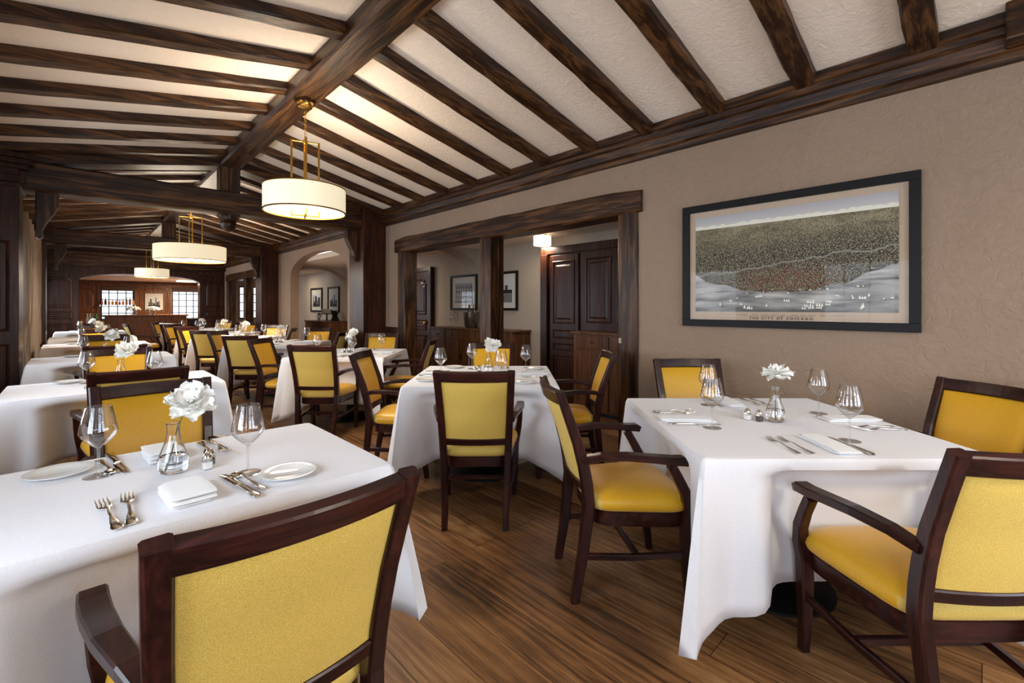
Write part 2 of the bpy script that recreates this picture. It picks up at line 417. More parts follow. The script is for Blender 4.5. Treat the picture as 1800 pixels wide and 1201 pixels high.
# trusses and columns
def moulding_box(m, x0, x1, y0, y1, steps):
    for e, z0, z1 in steps: m.box(x0-e, x1+e, y0-e, y1+e, z0, z1)
def truss(y0, y1, word, king=True):
    yc = (y0+y1)/2
    m = MB(); rs = []
    for i in range(31):
        x = XL+.3+(XR-XL-.6)*i/30; q = random.uniform(-.004, .004)
        zb, z1 = 2.455+q+.015*math.sin(PI*i/30), 2.735
        rs.append([(x, y0+.06, zb+.02), (x, y0+.085, zb), (x, y1-.085, zb), (x, y1-.06, zb+.02), (x, y1-.06, z1-.015), (x, y1-.08, z1), (x, y0+.08, z1), (x, y0+.06, z1-.015)])
    m.rings(rs); struct(m.build('trim_tie_beam', OAK[0], smooth=40), 'heavy oak tie beam of the %s roof truss' % word, 'beam')
    for s in (1, -1):
        m = MB(); x0, x1 = XM+s*.11, XM+s*1.98
        m.rings([[(x, y0+.10, zr(x)-.06), (x, y1-.10, zr(x)-.06), (x, y1-.10, zr(x)+.12), (x, y0+.10, zr(x)+.12)] for x in (x0, x1)])
        struct(m.build('trim_principal_rafter', OAK[0], bevel=.008), 'thick principal rafter above the %s tie beam, %s half' % (word, 'right' if s > 0 else 'window-side'), 'beam')
        x = XM+s*1.69                                   # curved bracket
        out = [(0, 0), (0, -.46), (.03, -.475), (.055, -.45), (.05, -.38), (.075, -.31), (.13, -.21), (.165, -.13), (.17, 0)]
        m = MB(); m.prism([(x-s*u, 2.462+v) for u, v in out], 1, yc-.06, yc+.06)
        struct(m.build('trim_bracket', OAK[2], bevel=.006), 'scrolled oak bracket under the %s end of the %s tie beam' % ('right' if s > 0 else 'window-side', word), 'bracket')
    m = MB().box(XM-.11, XM+.11, yc-.11, yc+.11, 2.44, 3.06)
    k = m.build('trim_king_post', OAK[2], bevel=.012); struct(k, 'square oak king post standing on the %s tie beam' % word, 'post')
    m = MB().lathe([(.02, -.20), (.05, -.185), (.085, -.14), (.10, -.10), (.085, -.07), (.11, -.05), (.12, 0)], 8)
    m.build('pendant_drop', OAK[2], k, loc=(XM, yc, 2.455))
    for s in (1, -1):
        if s > 0: x0, x1 = 3.08, XR
        else: x0, x1 = XL, -.40
        m = MB(); m.box(x0, x1, y0, y1, 0, 2.80); m.box(x0-.02, x1+.02, y0-.02, y1+.02, 0, .14)
        st = [(.02, 2.45, 2.49), (.045, 2.49, 2.56), (.07, 2.62, 2.66), (.10, 2.66, 2.71), (.12, 2.71, 2.76)] if s < 0 else [(.006, 2.62, 2.8)]
        for e, za, zb in st: m.box(x0-(e if s > 0 else 0), x1+(e if s < 0 else 0), y0-e, y1+e, za, zb)
        c = m.build('trim_column', PANEL[2], bevel=.006)
        struct(c, 'dark panelled oak pier on the %s side under the %s tie beam' % ('right' if s > 0 else 'window', word), 'pier')
        if s < 0:
            for z0, z1 in ((.25, .95), (1.07, 1.93)):
                panel(c, 1, y0, x0+.02, x1-.06, z0, z1)
def panel(parent, axis, pos, a, b, z0, z1, arch=False, sgn=-1, mat=None, name='raised_panel'):
    """raised panel: border moulding with a fielded centre"""
    m = MB(); n = 10
    def outline(e):
        p = [(a+e, z0+e), (b-e, z0+e)]
        if arch:
            w = b-a-2*e; zt_ = z1-e
            sh = .10*(b-a)
            p += [(b-e, zt_-sh*1.4), (b-e-sh*.5, zt_-sh*1.1), (b-e-sh*.8, zt_-sh*.3), (b-e-sh*1.6, zt_), (a+e+sh*1.6, zt_), (a+e+sh*.8, zt_-sh*.3), (a+e+sh*.5, zt_-sh*1.1), (a+e, zt_-sh*1.4)]
        else: p += [(b-e, z1-e), (a+e, z1-e)]
        return p
    def P(u, z, d):
        return (pos+sgn*d, u, z) if axis == 0 else (u, pos+sgn*d, z)
    prof = [(0, -.004), (0, .012), (.008, .018), (.018, .014), (.024, .002), (.055, .002), (.075, .012)]
    rs = [[P(u, z, d) for u, z in outline(e)] for e, d in prof]
    m.rings(rs); return m.build(name, mat or PANEL[2], parent)
truss(6.40, 6.88, 'near'); truss(11.58, 12.05, 'middle')
m = MB().box(XR-.03, XR, 6.0, 6.40, .90, 1.0); struct(m.build('trim_chair_rail', PANEL[1], bevel=.008), 'short dark chair rail between pier and timber opening', 'trim')
m = MB().box(XR-.018, XR, -2.4, 2.03, 0, .14); struct(m.build('baseboard_right', PANEL[1], bevel=.004))
m = MB().box(XR-.018, XR, 6.88, AX0, 0, .14); m.box(XR-.018, XR, AX1, 11.58, 0, .14); struct(m.build('baseboard_far', PANEL[1], bevel=.004))
m = MB().box(XS-.018, XS, 1.05, YF, 0, .14); struct(m.build('baseboard_passage', PANEL[1], bevel=.004))
# far end wall, panelled, with flat arch to the bar
m = MB(); BX0, BX1 = .05, 2.78
m.box(XL, BX0, YF, YF+.35, 0, 3.25); m.box(BX1, XR+.18, YF, YF+.35, 0, 3.25)
arch_fill(m, 1, BX0, BX1, 2.04, 2.26, 3.25, YF, YF+.35, 20)
ew = struct(m.build('wall_far', PANEL[2]))
for a, b in ((XL+.08, BX0-.14), (BX1+.12, XR-.08)):
    panel(ew, 1, YF, a, b, .15, .85); panel(ew, 1, YF, a, b, .98, 1.18); panel(ew, 1, YF, a, b, 1.28, 2.1, True)
m = MB().box(BX0-.09, BX0-.02, YF-.03, YF, 0, 2.15); m.box(BX1+.02, BX1+.09, YF-.03, YF, 0, 2.15); m.build('casing', PANEL[2], ew)
m = MB(); m.box(XL, XR, YF-.16, YF, 2.44, 2.72); m.box(XL, XR, YF-.20, YF, 2.72, 2.80); struct(m.build('trim_carved_beam', OAK[0], bevel=.01), 'carved oak beam along the top of the bar wall', 'beam')
m = MB()
for i in range(24): m.box(XL+.15+i*.165, XL+.25+i*.165, YF-.02, YF, 2.34, 2.40)
m.build('dentils', OAK[0], ew)

# bar room
m = MB()
for a, b, z0, z1 in ((XL, .58, 0, 2.6), (1.49, 2.56, 0, 2.6), (3.47, 3.9, 0, 2.6), (.58, 1.49, 0, .85), (2.56, 3.47, 0, .85), (.58, 1.49, 2.03, 2.6), (2.56, 3.47, 2.03, 2.6)):
    m.box(a, b, YB, YB+.18, z0, z1)
bw = struct(m.build('wall_bar', BARWOOD))
for a, b, z0, z1, ar in ((-.62, .46, 1.12, 1.95, True), (-.62, .46, .2, .95, False), (1.62, 2.44, 1.02, 1.99, True)):
    panel(bw, 1, YB, a, b, z0, z1, ar, mat=BARWOOD)
m = MB()
for a in (.5, 1.49, 2.48, 3.47): m.box(a, a+.08, YB-.03, YB, .8, 2.08)
m.box(-.7, 3.9, YB-.05, YB, 2.05, 2.13); m.build('casing', BARWOOD, bw)
m = MB().box(XL, 4.0, YF+.35, YB, 2.22, 2.32); struct(m.build('ceiling_bar', CEIL_M))
m = MB().box(3.75, 3.9, YF+.35, YB, 0, 2.4); struct(m.build('wall_bar_right', BARWOOD))
for a, b in ((.58, 1.49), (2.56, 3.47)):
    f = window(wn, 1, YB+.10, a, b, .85, 2.03, 4, 5, .05, .026); wn += 1
    m = MB(); n = 4
    for k in range(n): m.box(a+.01, b-.01, YB-.02+.006*(k % 2), YB+.012, 1.87+k*.04, 1.91+k*.04)
    tag(m.build('roller_blind', simple('blind_fabric_%d' % wn, (92, 74, 66), .8)), 'dark fabric blind rolled up at the top of the %s bar window' % ('shelf' if a < 1 else 'right-hand'), 'blind')

# ------------------------------------------------------------------ curtains, piers
def curtain(y0, y1, label):
    m = MB(); n = 90; rs = []
    for k in range(15):
        z = 2.45-2.40*k/14; g = 1-.5*math.exp(-((z-.9)/.5)**2)*0
        row = []
        for i in range(n+1):
            t = i/n; y = y0+(y1-y0)*t
            ph = 2*PI*7*t
            row.append((-.50+.062*math.sin(ph+.4*math.sin(z*3))+.012*math.sin(2.3*ph+z*2), y+.02*math.sin(ph*.5+z*1.7), z))
        rs.append(row)
    for i in range(len(rs)-1):
        pass
    m.rings(rs, (False, False), closed=False)
    c = thing('curtain', label, 'curtain', (0, 0, 0))
    m.build('drape', CURT, c, smooth=60, solid=.004)
    m = MB(); m.sweep([(-.5, y0-.1, 2.47), (-.5, y1+.1, 2.47)], (.03, .03), (1, 0, 0), round_=True)
    m.build('curtain_rod', IRON, c)
curtain(8.0, 9.3, 'beige linen curtain hanging beside the near window-side pier')
curtain(9.9, 11.2, 'beige linen curtain hanging just before the middle window-side pier')

# ------------------------------------------------------------------ picture builders
def framed(name, label, axis, pos, a, b, z0, z1, bar, mat_w, sgn, art, frame_mat=BLACK, matc=None, cat='picture', depth=.03):
    """flat framed picture on a wall; axis 0: wall plane x=pos, spans y; sgn = direction out of the wall"""
    ctr = ((a+b)/2, (z0+z1)/2); W, H = b-a, z1-z0
    if axis == 0: t = thing(name, label, cat, (pos, ctr[0], ctr[1]), PI/2 if sgn > 0 else -PI/2)
    else: t = thing(name, label, cat, (ctr[0], pos, ctr[1]), 0)
    # local: x along picture, y = -out
    m = MB(); hw, hh = W/2, H/2
    for x0, x1, za, zb in ((-hw, hw, hh-bar, hh), (-hw, hw, -hh, -hh+bar), (-hw, -hw+bar, -hh+bar, hh-bar), (hw-bar, hw, -hh+bar, hh-bar)): m.box(x0, x1, -depth, 0, za, zb)
    m.build('frame', frame_mat, t, bevel=.002)
    MB().box(-hw+bar, hw-bar, -.010, -.002, -hh+bar, hh-bar).build('mount', matc or MOUNT, t)
    a_ = art(t, hw-bar-mat_w, hh-bar-mat_w)
    MB().box(-hw+bar, hw-bar, -.021, -.019, -hh+bar, hh-bar).build('glazing', PANE, t)
    return t
MOUNT = simple('cream_mount', (214, 206, 192), .7)
MOUNTM = simple('tan_mount', (188, 166, 142), .7)
def math_(nt, op, a, b=None, c=None):
    n = nt.nodes.new('ShaderNodeMath'); n.operation = op
    for i, v in enumerate((a, b, c)):
        if v is None: continue
        if isinstance(v, (int, float)): n.inputs[i].default_value = v
        else: nt.links.new(v, n.inputs[i])
    return n.outputs[0]
def mixc(nt, f, a, b):
    n = nt.nodes.new('ShaderNodeMixRGB')
    if isinstance(f, (int, float)): n.inputs[0].default_value = f
    else: nt.links.new(f, n.inputs[0])
    for i, v in ((1, a), (2, b)):
        if isinstance(v, tuple): n.inputs[i].default_value = v
        else: nt.links.new(v, n.inputs[i])
    return n.outputs[0]
def map_art(t, hw, hh):
    m, nt, b = new_mat('birdseye_print'); b.inputs['Roughness'].default_value = .6
    tc = nt.nodes.new('ShaderNodeTexCoord'); sp = nt.nodes.new('ShaderNodeSeparateXYZ'); nt.links.new(tc.outputs['Object'], sp.inputs[0])
    u = math_(nt, 'DIVIDE', sp.outputs[0], hw); v = math_(nt, 'DIVIDE', sp.outputs[2], hh)   # -1..1
    V = tc.outputs['Object']
    def mapped(s, r=0):
        mp = nt.nodes.new('ShaderNodeMapping'); mp.inputs['Scale'].default_value = s; mp.inputs['Rotation'].default_value = (0, r, 0); nt.links.new(V, mp.inputs[0]); return mp.outputs[0]
    # land
    n_big = noise(nt, mapped((1, 1, 2.5)), 5, 5, .6, .5)
    land = ramp(nt, n_big, [(.3, lin((88, 82, 58))), (.5, lin((142, 130, 98))), (.7, lin((184, 170, 136)))])
    vo = nt.nodes.new('ShaderNodeTexVoronoi'); vo.inputs['Scale'].default_value = 110; nt.links.new(mapped((1, 1, 1.8), .5), vo.inputs['Vector'])
    houses = ramp(nt, vo.outputs['Distance'], [(.12, lin((212, 200, 160))), (.36, lin((128, 116, 84))), (.55, lin((34, 32, 26)))])
    red = noise(nt, mapped((1, 1, 2)), 4, 3)
    cen = math_(nt, 'ADD', math_(nt, 'MULTIPLY', u, u), math_(nt, 'MULTIPLY', math_(nt, 'ADD', v, .35), math_(nt, 'MULTIPLY', math_(nt, 'ADD', v, .35), 3.5)))
    rf = math_(nt, 'MULTIPLY', ramp_f(nt, cen, .0, .45, 1, 0), ramp_f(nt, vo.outputs['Color'], .62, .8, 0, .75))
    houses = mixc(nt, rf, houses, lin((160, 70, 40)))
    dens = ramp_f(nt, v, .2, .72, 1, .25)
    land = mixc(nt, dens, land, houses)
    wv = nt.nodes.new('ShaderNodeTexNoise'); wv.inputs['Scale'].default_value = 60; nt.links.new(mapped((3, 1, 1), .6), wv.inputs['Vector'])
    land = mixc(nt, ramp_f(nt, wv.outputs['Fac'], .52, .64, 0, .7), land, lin((40, 38, 28)))
    # river
    rv = math_(nt, 'ABSOLUTE', math_(nt, 'SUBTRACT', v, math_(nt, 'ADD', math_(nt, 'MULTIPLY', u, .18), math_(nt, 'MULTIPLY_ADD', noise(nt, mapped((1, 1, .01)), 5, 3), .3, -.2))))
    land = mixc(nt, ramp_f(nt, rv, .0, .022, .8, 0), land, lin((150, 150, 142)))
    # lake
    sh = math_(nt, 'ADD', math_(nt, 'MULTIPLY', noise(nt, mapped((1, 1, .01)), 3.2, 2), .42), math_(nt, 'MULTIPLY_ADD', math_(nt, 'MULTIPLY', u, u), .40, -.80))
    lk = noise(nt, mapped((1, 1, 6)), 3, 4)
    lake = mixc(nt, ramp_f(nt, lk, .35, .65, 0, 1), lin((84, 84, 82)), lin((186, 182, 176)))
    lake = mixc(nt, ramp_f(nt, v, -1, -.78, .75, 0), lake, lin((50, 50, 48)))
    f = math_(nt, 'MULTIPLY', math_(nt, 'LESS_THAN', v, sh), 1.0)
    col = mixc(nt, f, land, lake)
    # sky
    sky = ramp(nt, v, [(.70, lin((224, 214, 198))), (.86, lin((186, 182, 180))), (1, lin((170, 168, 170)))])
    cl = math_(nt, 'MULTIPLY_ADD', noise(nt, mapped((1, 1, .3)), 22, 4), .16, .73)
    sky = mixc(nt, math_(nt, 'LESS_THAN', v, cl), sky, lin((226, 222, 204)))
    col = mixc(nt, math_(nt, 'GREATER_THAN', v, .745), col, sky)
    nt.links.new(col, b.inputs['Base Color'])
    mb = MB(); mb.box(-hw, hw, -.014, -.011, -hh+.015, hh)
    rnd = random.Random(3)
    mb.mi = 1
    spots = [(rnd.uniform(-.95, .95), rnd.uniform(-.92, -.52)) for _ in range(46)]
    for su, sv in spots:
        x, z = su*hw, sv*hh; s_ = rnd.uniform(.011, .021)*(1.2-.6*(sv+.9)/.28)
        for k in range(rnd.choice((1, 2, 3))):
            q = x+k*s_*.8; h = s_*rnd.uniform(1.1, 1.6)
            mb.add([(q-s_*.4, -.0145, z), (q+s_*.4, -.0145, z), (q+s_*.1, -.0145, z+h)], [(0, 1, 2)])
    mb.mi = 2
    for su, sv in spots:
        x, z = su*hw, sv*hh; mb.add([(x-.009, -.0144, z), (x+.016, -.0144, z), (x+.012, -.0144, z-.003), (x-.006, -.0144, z-.003)], [(0, 1, 2, 3)])
    o = mb.build('print', [m, simple('sail_white', (238, 234, 222), .7), simple('hull_dark', (40, 36, 34), .7)], t)
    # caption lettering on the mount
    cu = bpy.data.curves.new('caption', 'FONT'); cu.body = 'THE CITY OF CHICAGO'; cu.size = .0245; cu.align_x = 'CENTER'; cu.extrude = .0004; cu.space_character = 1.55; cu.offset = .0006
    cu.materials.append(simple('caption_ink', (52, 40, 32), .7))
    to = bpy.data.objects.new('caption', cu); C.objects.link(to)
    dg = bpy.context.evaluated_depsgraph_get(); me = bpy.data.meshes.new_from_object(to.evaluated_get(dg)); bpy.data.objects.remove(to)
    o2 = bpy.data.objects.new('caption_lettering', me); C.objects.link(o2); o2.parent = t; o2.location = (-.02, -.0112, -hh-.037); o2.rotation_euler = (PI/2, 0, 0)
    if not me.materials: me.materials.append(cu.materials[0])
    mb = MB()
    for row in range(3):
        x = -.42+row*.14
        while x < .42-row*.14:
            l_ = rnd.uniform(.02, .06); zz = -hh-.006-.005*row; mb.box(x, x+l_, -.0116, -.0112, zz, zz+.0012); x += l_+rnd.uniform(.008, .03)
    mb.build('key_lines', o2.data.materials[0], t)
    return o
def ramp_f(nt, f, a, b, va, vb):
    n = nt.nodes.new('ShaderNodeMapRange'); n.clamp = True
    n.inputs['From Min'].default_value = a; n.inputs['From Max'].default_value = b; n.inputs['To Min'].default_value = va; n.inputs['To Max'].default_value = vb
    nt.links.new(f, n.inputs[0]); return n.outputs[0]
framed('framed_map_print', "wide black-framed bird's-eye print of a city by a lake, on the right wall", 0, XR, .237, 1.627, 1.155, 2.075, .052, .045, -1, map_art, BLACK, MOUNTM, depth=.035)
GREYS = [simple('photo_grey_%d' % i, (g, g, g), .6) for i, g in enumerate((205, 120, 60, 28, 170))]
def bw_art(kind):
    def f(t, hw, hh):
        m = MB(); m.box(-hw, hw, -.013, -.011, -hh, hh); r = random.Random(kind)
        def quad(mi, x0, x1, z0, z1, k=0): m.mi = mi; m.add([(x0, -.0135-k*.0002, z0), (x1, -.0135-k*.0002, z0), (x1, -.0135-k*.0002, z1), (x0, -.0135-k*.0002, z1)], [(0, 1, 2, 3)])
        if kind == 0:      # pale colonnaded facade
            quad(4, -hw, hw, -hh, hh*.9, 0); quad(1, -hw, hw, -hh, -hh*.8, 1)
            for i in range(7):
                x = -hw*.85+i*hw*.28
                for z in (-.6, -.1, .35): quad(2 if z > -.3 else 1, x, x+hw*.13, z*hh, z*hh+hh*.3, 1)
            quad(1, -hw, hw, hh*.72, hh*.78, 1)
        elif kind == 1:    # water with dark bank and dome
            quad(1, -hw, hw, -hh, -hh*.1, 0); quad(3, hw*.1, hw, -hh*.2, hh*.1, 1); quad(2, hw*.35, hw*.6, hh*.1, hh*.5, 1)
            quad(3, -hw, -hw*.2, -hh, -hh*.4, 1); quad(3, -hw*.1, hw*.3, -hh*.6, -hh*.5, 1)
        else:              # skyline of towers
            for i in range(7):
                x = -hw+i*hw*.285; h = r.uniform(-.3, .75); quad(r.choice((1, 2, 3)), x, x+hw*.28, -hh, hh*h, 0)
            quad(3, -hw, hw, -hh, -hh*.6, 1)
        m.mi = 0
        return m.build('photograph', GREYS, t)
    return f
framed('framed_photograph', 'black-framed photograph of a pale building facade above the passage sideboard', 0, XS, 6.05, 6.82, 1.245, 1.875, .04, .09, -1, bw_art(0))
framed('framed_photograph', 'black-framed photograph of water and dark bank, half hidden by the middle post', 0, XS, 5.05, 5.82, 1.245, 1.875, .04, .09, -1, bw_art(1))
framed('framed_photograph', 'black-framed photograph seen through the arch, farther of the two', 0, XS, 12.9, 13.75, 1.16, 1.85, .05, .10, -1, bw_art(2))
framed('framed_photograph', 'black-framed photograph seen through the arch, nearer of the two', 0, XS, 11.75, 12.5, 1.16, 1.85, .05, .10, -1, bw_art(3))
framed('framed_photograph', 'skyline photograph in a thin brown frame on the bar wall between windows', 1, YB-.005, 1.76, 2.32, 1.18, 1.82, .02, .09, 1, bw_art(4), WALNUT, MOUNT)

# ------------------------------------------------------------------ pendant lamps
def pendant(loc, R, H, rod, spread, label, zc, group='drum pendants on the ridge'):
    """loc z = bottom of drum; zc = ridge underside"""
    t = thing('pendant_lamp', label, 'lamp', loc, .5, group)
    m = MB(); m.lathe([(R, 0), (R, H), (R-.006, H), (R-.006, 0)], 64, closed=True); m.build('shade', SHADE, t, smooth=30)
    for z in (-.004, H-.006):
        m = MB(); m.lathe([(R+.003, z), (R+.003, z+.010), (R-.008, z+.010), (R-.008, z)], 64, closed=True); m.build('shade_trim', BRASS, t, smooth=30)
    m = MB(); m.lathe([(R-.008, .012), (R-.008, .018)], 64); m.build('diffuser', DIFF, t)
    m = MB(); ztop = H+rod
    for k in range(4):
        a = PI/4+k*PI/2; x, y = spread*math.cos(a), spread*math.sin(a)
        m.sweep([(x, y, .0), (x, y, ztop)], (.016, .016), (math.cos(a), math.sin(a), 0))
        m.sweep([(0, 0, ztop-.006), (x, y, ztop-.006)], (.012, .012), (0, 0, 1))
    m.lathe([(.012, 0), (.02, .01), (.02, .03), (.008, .045)], 12, (0, 0, ztop-.03)); m.build('rod_frame', BRASS, t)
    m = MB()
    for k in range(4):
        a = PI/4+k*PI/2; x, y = spread*math.cos(a), spread*math.sin(a)
        m.sweep([(0, 0, -.03), (x, y, -.03)], (.012, .012), (0, 0, 1)); m.sweep([(x, y, -.036), (x, y, .012)], (.012, .012), (1, 0, 0))
    m.build('bottom_bracket', BRASS, t)
    zc_ = zc-loc[2]; m = MB(); z = ztop+.01; k = 0
    while z < zc_-.11:
        ring = [(.010*math.cos(a), 0, z+.016+.016*math.sin(a)) for a in [2*PI*j/10 for j in range(11)]]
        if k % 2: ring = [(0, p[0], p[2]) for p in ring]
        m.sweep(ring, (.004, .004), (0, 1, 0) if not k % 2 else (1, 0, 0), 5, round_=True); z += .026; k += 1
    m.build('chain', BRASS, t)
    MB().lathe([(.02, -.075), (.055, -.065), (.065, -.045), (.065, -.03)], 24, (0, 0, zc_)).build('canopy', BRASS, t, smooth=40)
    MB().box(-.06, .06, -.06, .06, zc_-.035, zc_).build('mounting_block', OAK[2], t)
    for nm, zz, rot, e in (('lamp_up', H-.02, PI, R*R*105), ('lamp_down', -.045, 0, R*R*190)):
        l = bpy.data.lights.new(nm, 'AREA'); l.shape = 'DISK'; l.size = R*1.7; l.energy = e; l.color = (1, .88, .72)
        o = bpy.data.objects.new(nm, l); C.objects.link(o); o.parent = t; o.location = (0, 0, zz); o.rotation_euler = (rot, 0, 0)
pendant((XM, 3.96, 2.10), .32, .20, .40, .105, 'nearest cream drum pendant lamp on brass rods', 3.05)
pendant((XM, 9.28, 2.08), .51, .25, .50, .16, 'largest cream drum pendant lamp, hanging beyond the near tie beam', 3.05)
pendant((XM, 14.7, 2.06), .35, .22, .50, .12, 'small distant drum pendant lamp in front of the bar opening', 3.05)
pendant((XM, -1.3, 2.10), .32, .20, .40, .105, 'cream drum pendant lamp near the rear windows', 3.05)
for (x, y, h, lb) in ((4.6, 4.18, .145, 'small square-sided white glass lamp on the passage ceiling beside the cupboard'), (4.3, 8.3, .05, 'added shallow white glass lamp lighting the passage before the arch'), (4.3, 13.6, .05, 'added shallow white glass lamp lighting the passage near its far window')):  # the two shallow lamps are added only to brighten the passage
    t = thing('ceiling_lamp', lb, 'lamp', (x, y, 2.3))
    MB().box(-.09, .09, -.09, .09, -.02-h, -.02).build('glass_shade', LAMPG, t, bevel=.015); MB().lathe([(.07, -.025), (.07, 0)], 24).build('ceiling_plate', SILVER, t)
    o = area('lamp_light', (0, 0, -.03-h), (0, 0, 0), .18, .18, 9, (1, .88, .7)); o.parent = t
for x, y, lb in ((2.75, 19.0, 'flat lit panel lamp on the bar ceiling'),):
    t = thing('ceiling_lamp', lb, 'lamp', (x, y, 2.22))
    MB().box(-.28, .28, -.28, .28, -.05, -.01).build('glass_shade', DIFF, t, bevel=.01); MB().box(-.3, .3, -.3, .3, -.012, 0).build('lamp_trim', BRASS, t)
    o = area('lamp_light', (0, 0, -.06), (0, 0, 0), .5, .5, 110, (1, .82, .58)); o.parent = t

# ------------------------------------------------------------------ chair
def lean(z):
    P = [(0, -.295), (.22, -.258), (.44, -.235), (.56, -.248), (.70, -.285), (.935, -.37)]
    for (a, ya), (b, yb) in zip(P[:-1], P[1:]):
        if z <= b: return ya+(yb-ya)*(z-a)/(b-a)
    return P[-1][1]
def hw_(z): return .178+.034*max(0, min(1, (z-.1)/.83))
def build_chair():
    t = thing('dining_armchair', '', 'chair', group='yellow dining armchairs')
    for s in (1, -1):
        zs = [0, .1, .22, .33, .44, .52, .60, .70, .82, .935]
        MB().sweep([(s*hw_(z), lean(z), z) for z in zs], [(.034+.008*min(1, z/.4), .036+.014*math.sin(PI*min(1, z/.9))) for z in zs], (1, 0, 0)).build('leg', MAHOG[2], t)
        z2 = [0, .12, .26, .36, .42]
        MB().sweep([(s*.228, .212, 0), (s*.232, .198, .12), (s*.236, .192, .26), (s*.238, .192, .36)], [(.032, .034), (.038, .04), (.046, .05), (.048, .05)], (1, 0, 0)).build('leg', MAHOG[2], t)
        MB().sweep([(s*.238, .192, .355), (s*.250, .196, .42), (s*.262, .176, .49), (s*.268, .140, .56), (s*.270, .105, .622)], [(.046, .05), (.042, .048), (.038, .044), (.034, .040), (.034, .038)], (1, 0, 0)).build('arm_support', MAHOG[2], t)
        pts = [(s*.212, -.268, .638), (s*.232, -.19, .655), (s*.256, -.08, .660), (s*.268, .03, .652), (s*.272, .11, .643), (s*.272, .155, .641), (s*.272, .175, .633)]
        MB().sweep(pts, [(.034, .030), (.042, .030), (.048, .030), (.052, .030), (.054, .034), (.052, .038), (.046, .030)], (1, 0, 0)).build('armrest', MAHOG[1], t)
        MB().sweep([(s*.187, -.262, .205), (s*.215, -.05, .205), (s*.234, .195, .215)], [(.022, .026)]*3, (1, 0, 0)).build('stretcher', MAHOG[1], t)
    MB().sweep([(-.212, -.02, .205), (.212, -.02, .205)], (.026, .022), (0, 0, 1)).build('stretcher', MAHOG[0], t)
    def bow(x): return -.030*(1-(x/.2)**2)
    n = 12
    MB().sweep([(x, lean(.905)+bow(x)*1.0, .905) for x in [-.196+.392*i/n for i in range(n+1)]], (.060, .034), (0, -.30, 1)).build('top_rail', MAHOG[0], t)
    MB().sweep([(x, lean(.505)+bow(x)*.8, .505) for x in [-.186+.372*i/n for i in range(n+1)]], (.040, .028), (0, -.2, 1)).build('lower_rail', MAHOG[0], t)
    # upholstered panels, front and back
    def pad(sign, nm, mat):
        m = MB(); nx, nz = 12, 12; rs = []
        off = .004; th = .018 if sign > 0 else .007
        for j in range(nz+1):
            z = .524+(.877-.524)*j/nz; row = []
            for i in range(nx+1):
                u = -1+2*i/nx; v = -1+2*j/nz
                x = u*(hw_(z)-.019)
                b = (1-abs(u)**8)*(1-abs(v)**8)
                row.append((x, lean(z)+bow(x)+sign*(off+th*b), z))
            rs.append(row)
        m.rings(rs, (False, False), closed=False)
        return m.build(nm, mat, t, smooth=60, solid=.0)
    pad(1, 'backrest', GOLD); pad(-1, 'back_cover', PALE)
    # seat frame
    def outline(e, n=40):
        pts = []
        for k in range(n):
            a = 2*PI*k/n; cx, sy = math.cos(a), math.sin(a)
            p = .32
            x = math.copysign(abs(cx)**p, cx); y = math.copysign(abs(sy)**p, sy)
            yy = -.005+(.212+e)*y+ (.018*(1-x*x) if y > 0 else 0)
            hw = (.196 if y < 0 else .196)+(.060)*((y+1)/2)
            pts.append((x*(hw+e), yy))
        return pts
    def ring(e, z): return [(x, y, z) for x, y in outline(e)]
    MB().rings([ring(-.012, .335), ring(-.006, .340), ring(-.006, .398), ring(-.012, .402)]).build('seat_frame', MAHOG[0], t, smooth=50)
    sm = MB().rings([ring(-.010, .400), ring(.004, .410), ring(.010, .430), ring(.006, .450), ring(-.012, .470), ring(-.05, .484), ring(-.10, .492), ring(-.15, .494)])
    for i_, f_ in enumerate(sm.f):
        ys = [sm.v[q][1] for q in f_]; zs_ = [sm.v[q][2] for q in f_]
        if len(f_) == 4 and max(ys) < -.17 and sum(zs_)/4 < .472: sm.m[i_] = 1
    sm.build('seat', [GOLD, PALE], t, smooth=60)
    return t

# ------------------------------------------------------------------ tableware builders
def build_wine_glass():
    t = thing('wine_glass', '', 'glass', group='stemmed wine glasses')
    o_ = [(.005, .090), (.018, .101), (.033, .116), (.0445, .130), (.0485, .138), (.0480, .147), (.0445, .168), (.033, .222)]
    i_ = [(r-.0012, z+.0010) for r, z in o_[1:]]
    prof = [(.0005, .0895)]+o_+[(.0322, .2225)]+i_[::-1]+[(.0005, .0965)]
    MB().lathe(prof, 32).build('bowl', THIN, t, smooth=50)
    MB().lathe([(.0055, .0035), (.0042, .012), (.0036, .03), (.0035, .075), (.0048, .0905)], 14).build('stem', THIN2, t, smooth=60)
    MB().lathe([(.0385, .0004), (.039, .0012), (.030, .0022), (.010, .0034)], 32).build('foot', THIN, t, smooth=50)
    return t
def build_vase():
    t = thing('bud_vase', '', 'vase', group='glass bud vases')
    o_ = [(.030, .001), (.040, .008), (.044, .025), (.043, .040), (.036, .065), (.026, .092), (.0195, .118), (.0175, .138), (.0185, .155), (.0200, .160)]
    i_ = [(r-.002, z if z > .008 else .007) for r, z in o_]
    MB().lathe([(.0005, .0)]+o_+[(.019, .161)]+[(r, z) for r, z in i_[::-1]]+[(.0005, .007)], 32).build('glass_body', GLASS, t, smooth=50)
    MB().lathe([(.0005, .0078), (.0375, .0085), (.0415, .026), (.0408, .040), (.0372, .056), (.0005, .056)], 32).build('water', WATER, t, smooth=40)
    return t
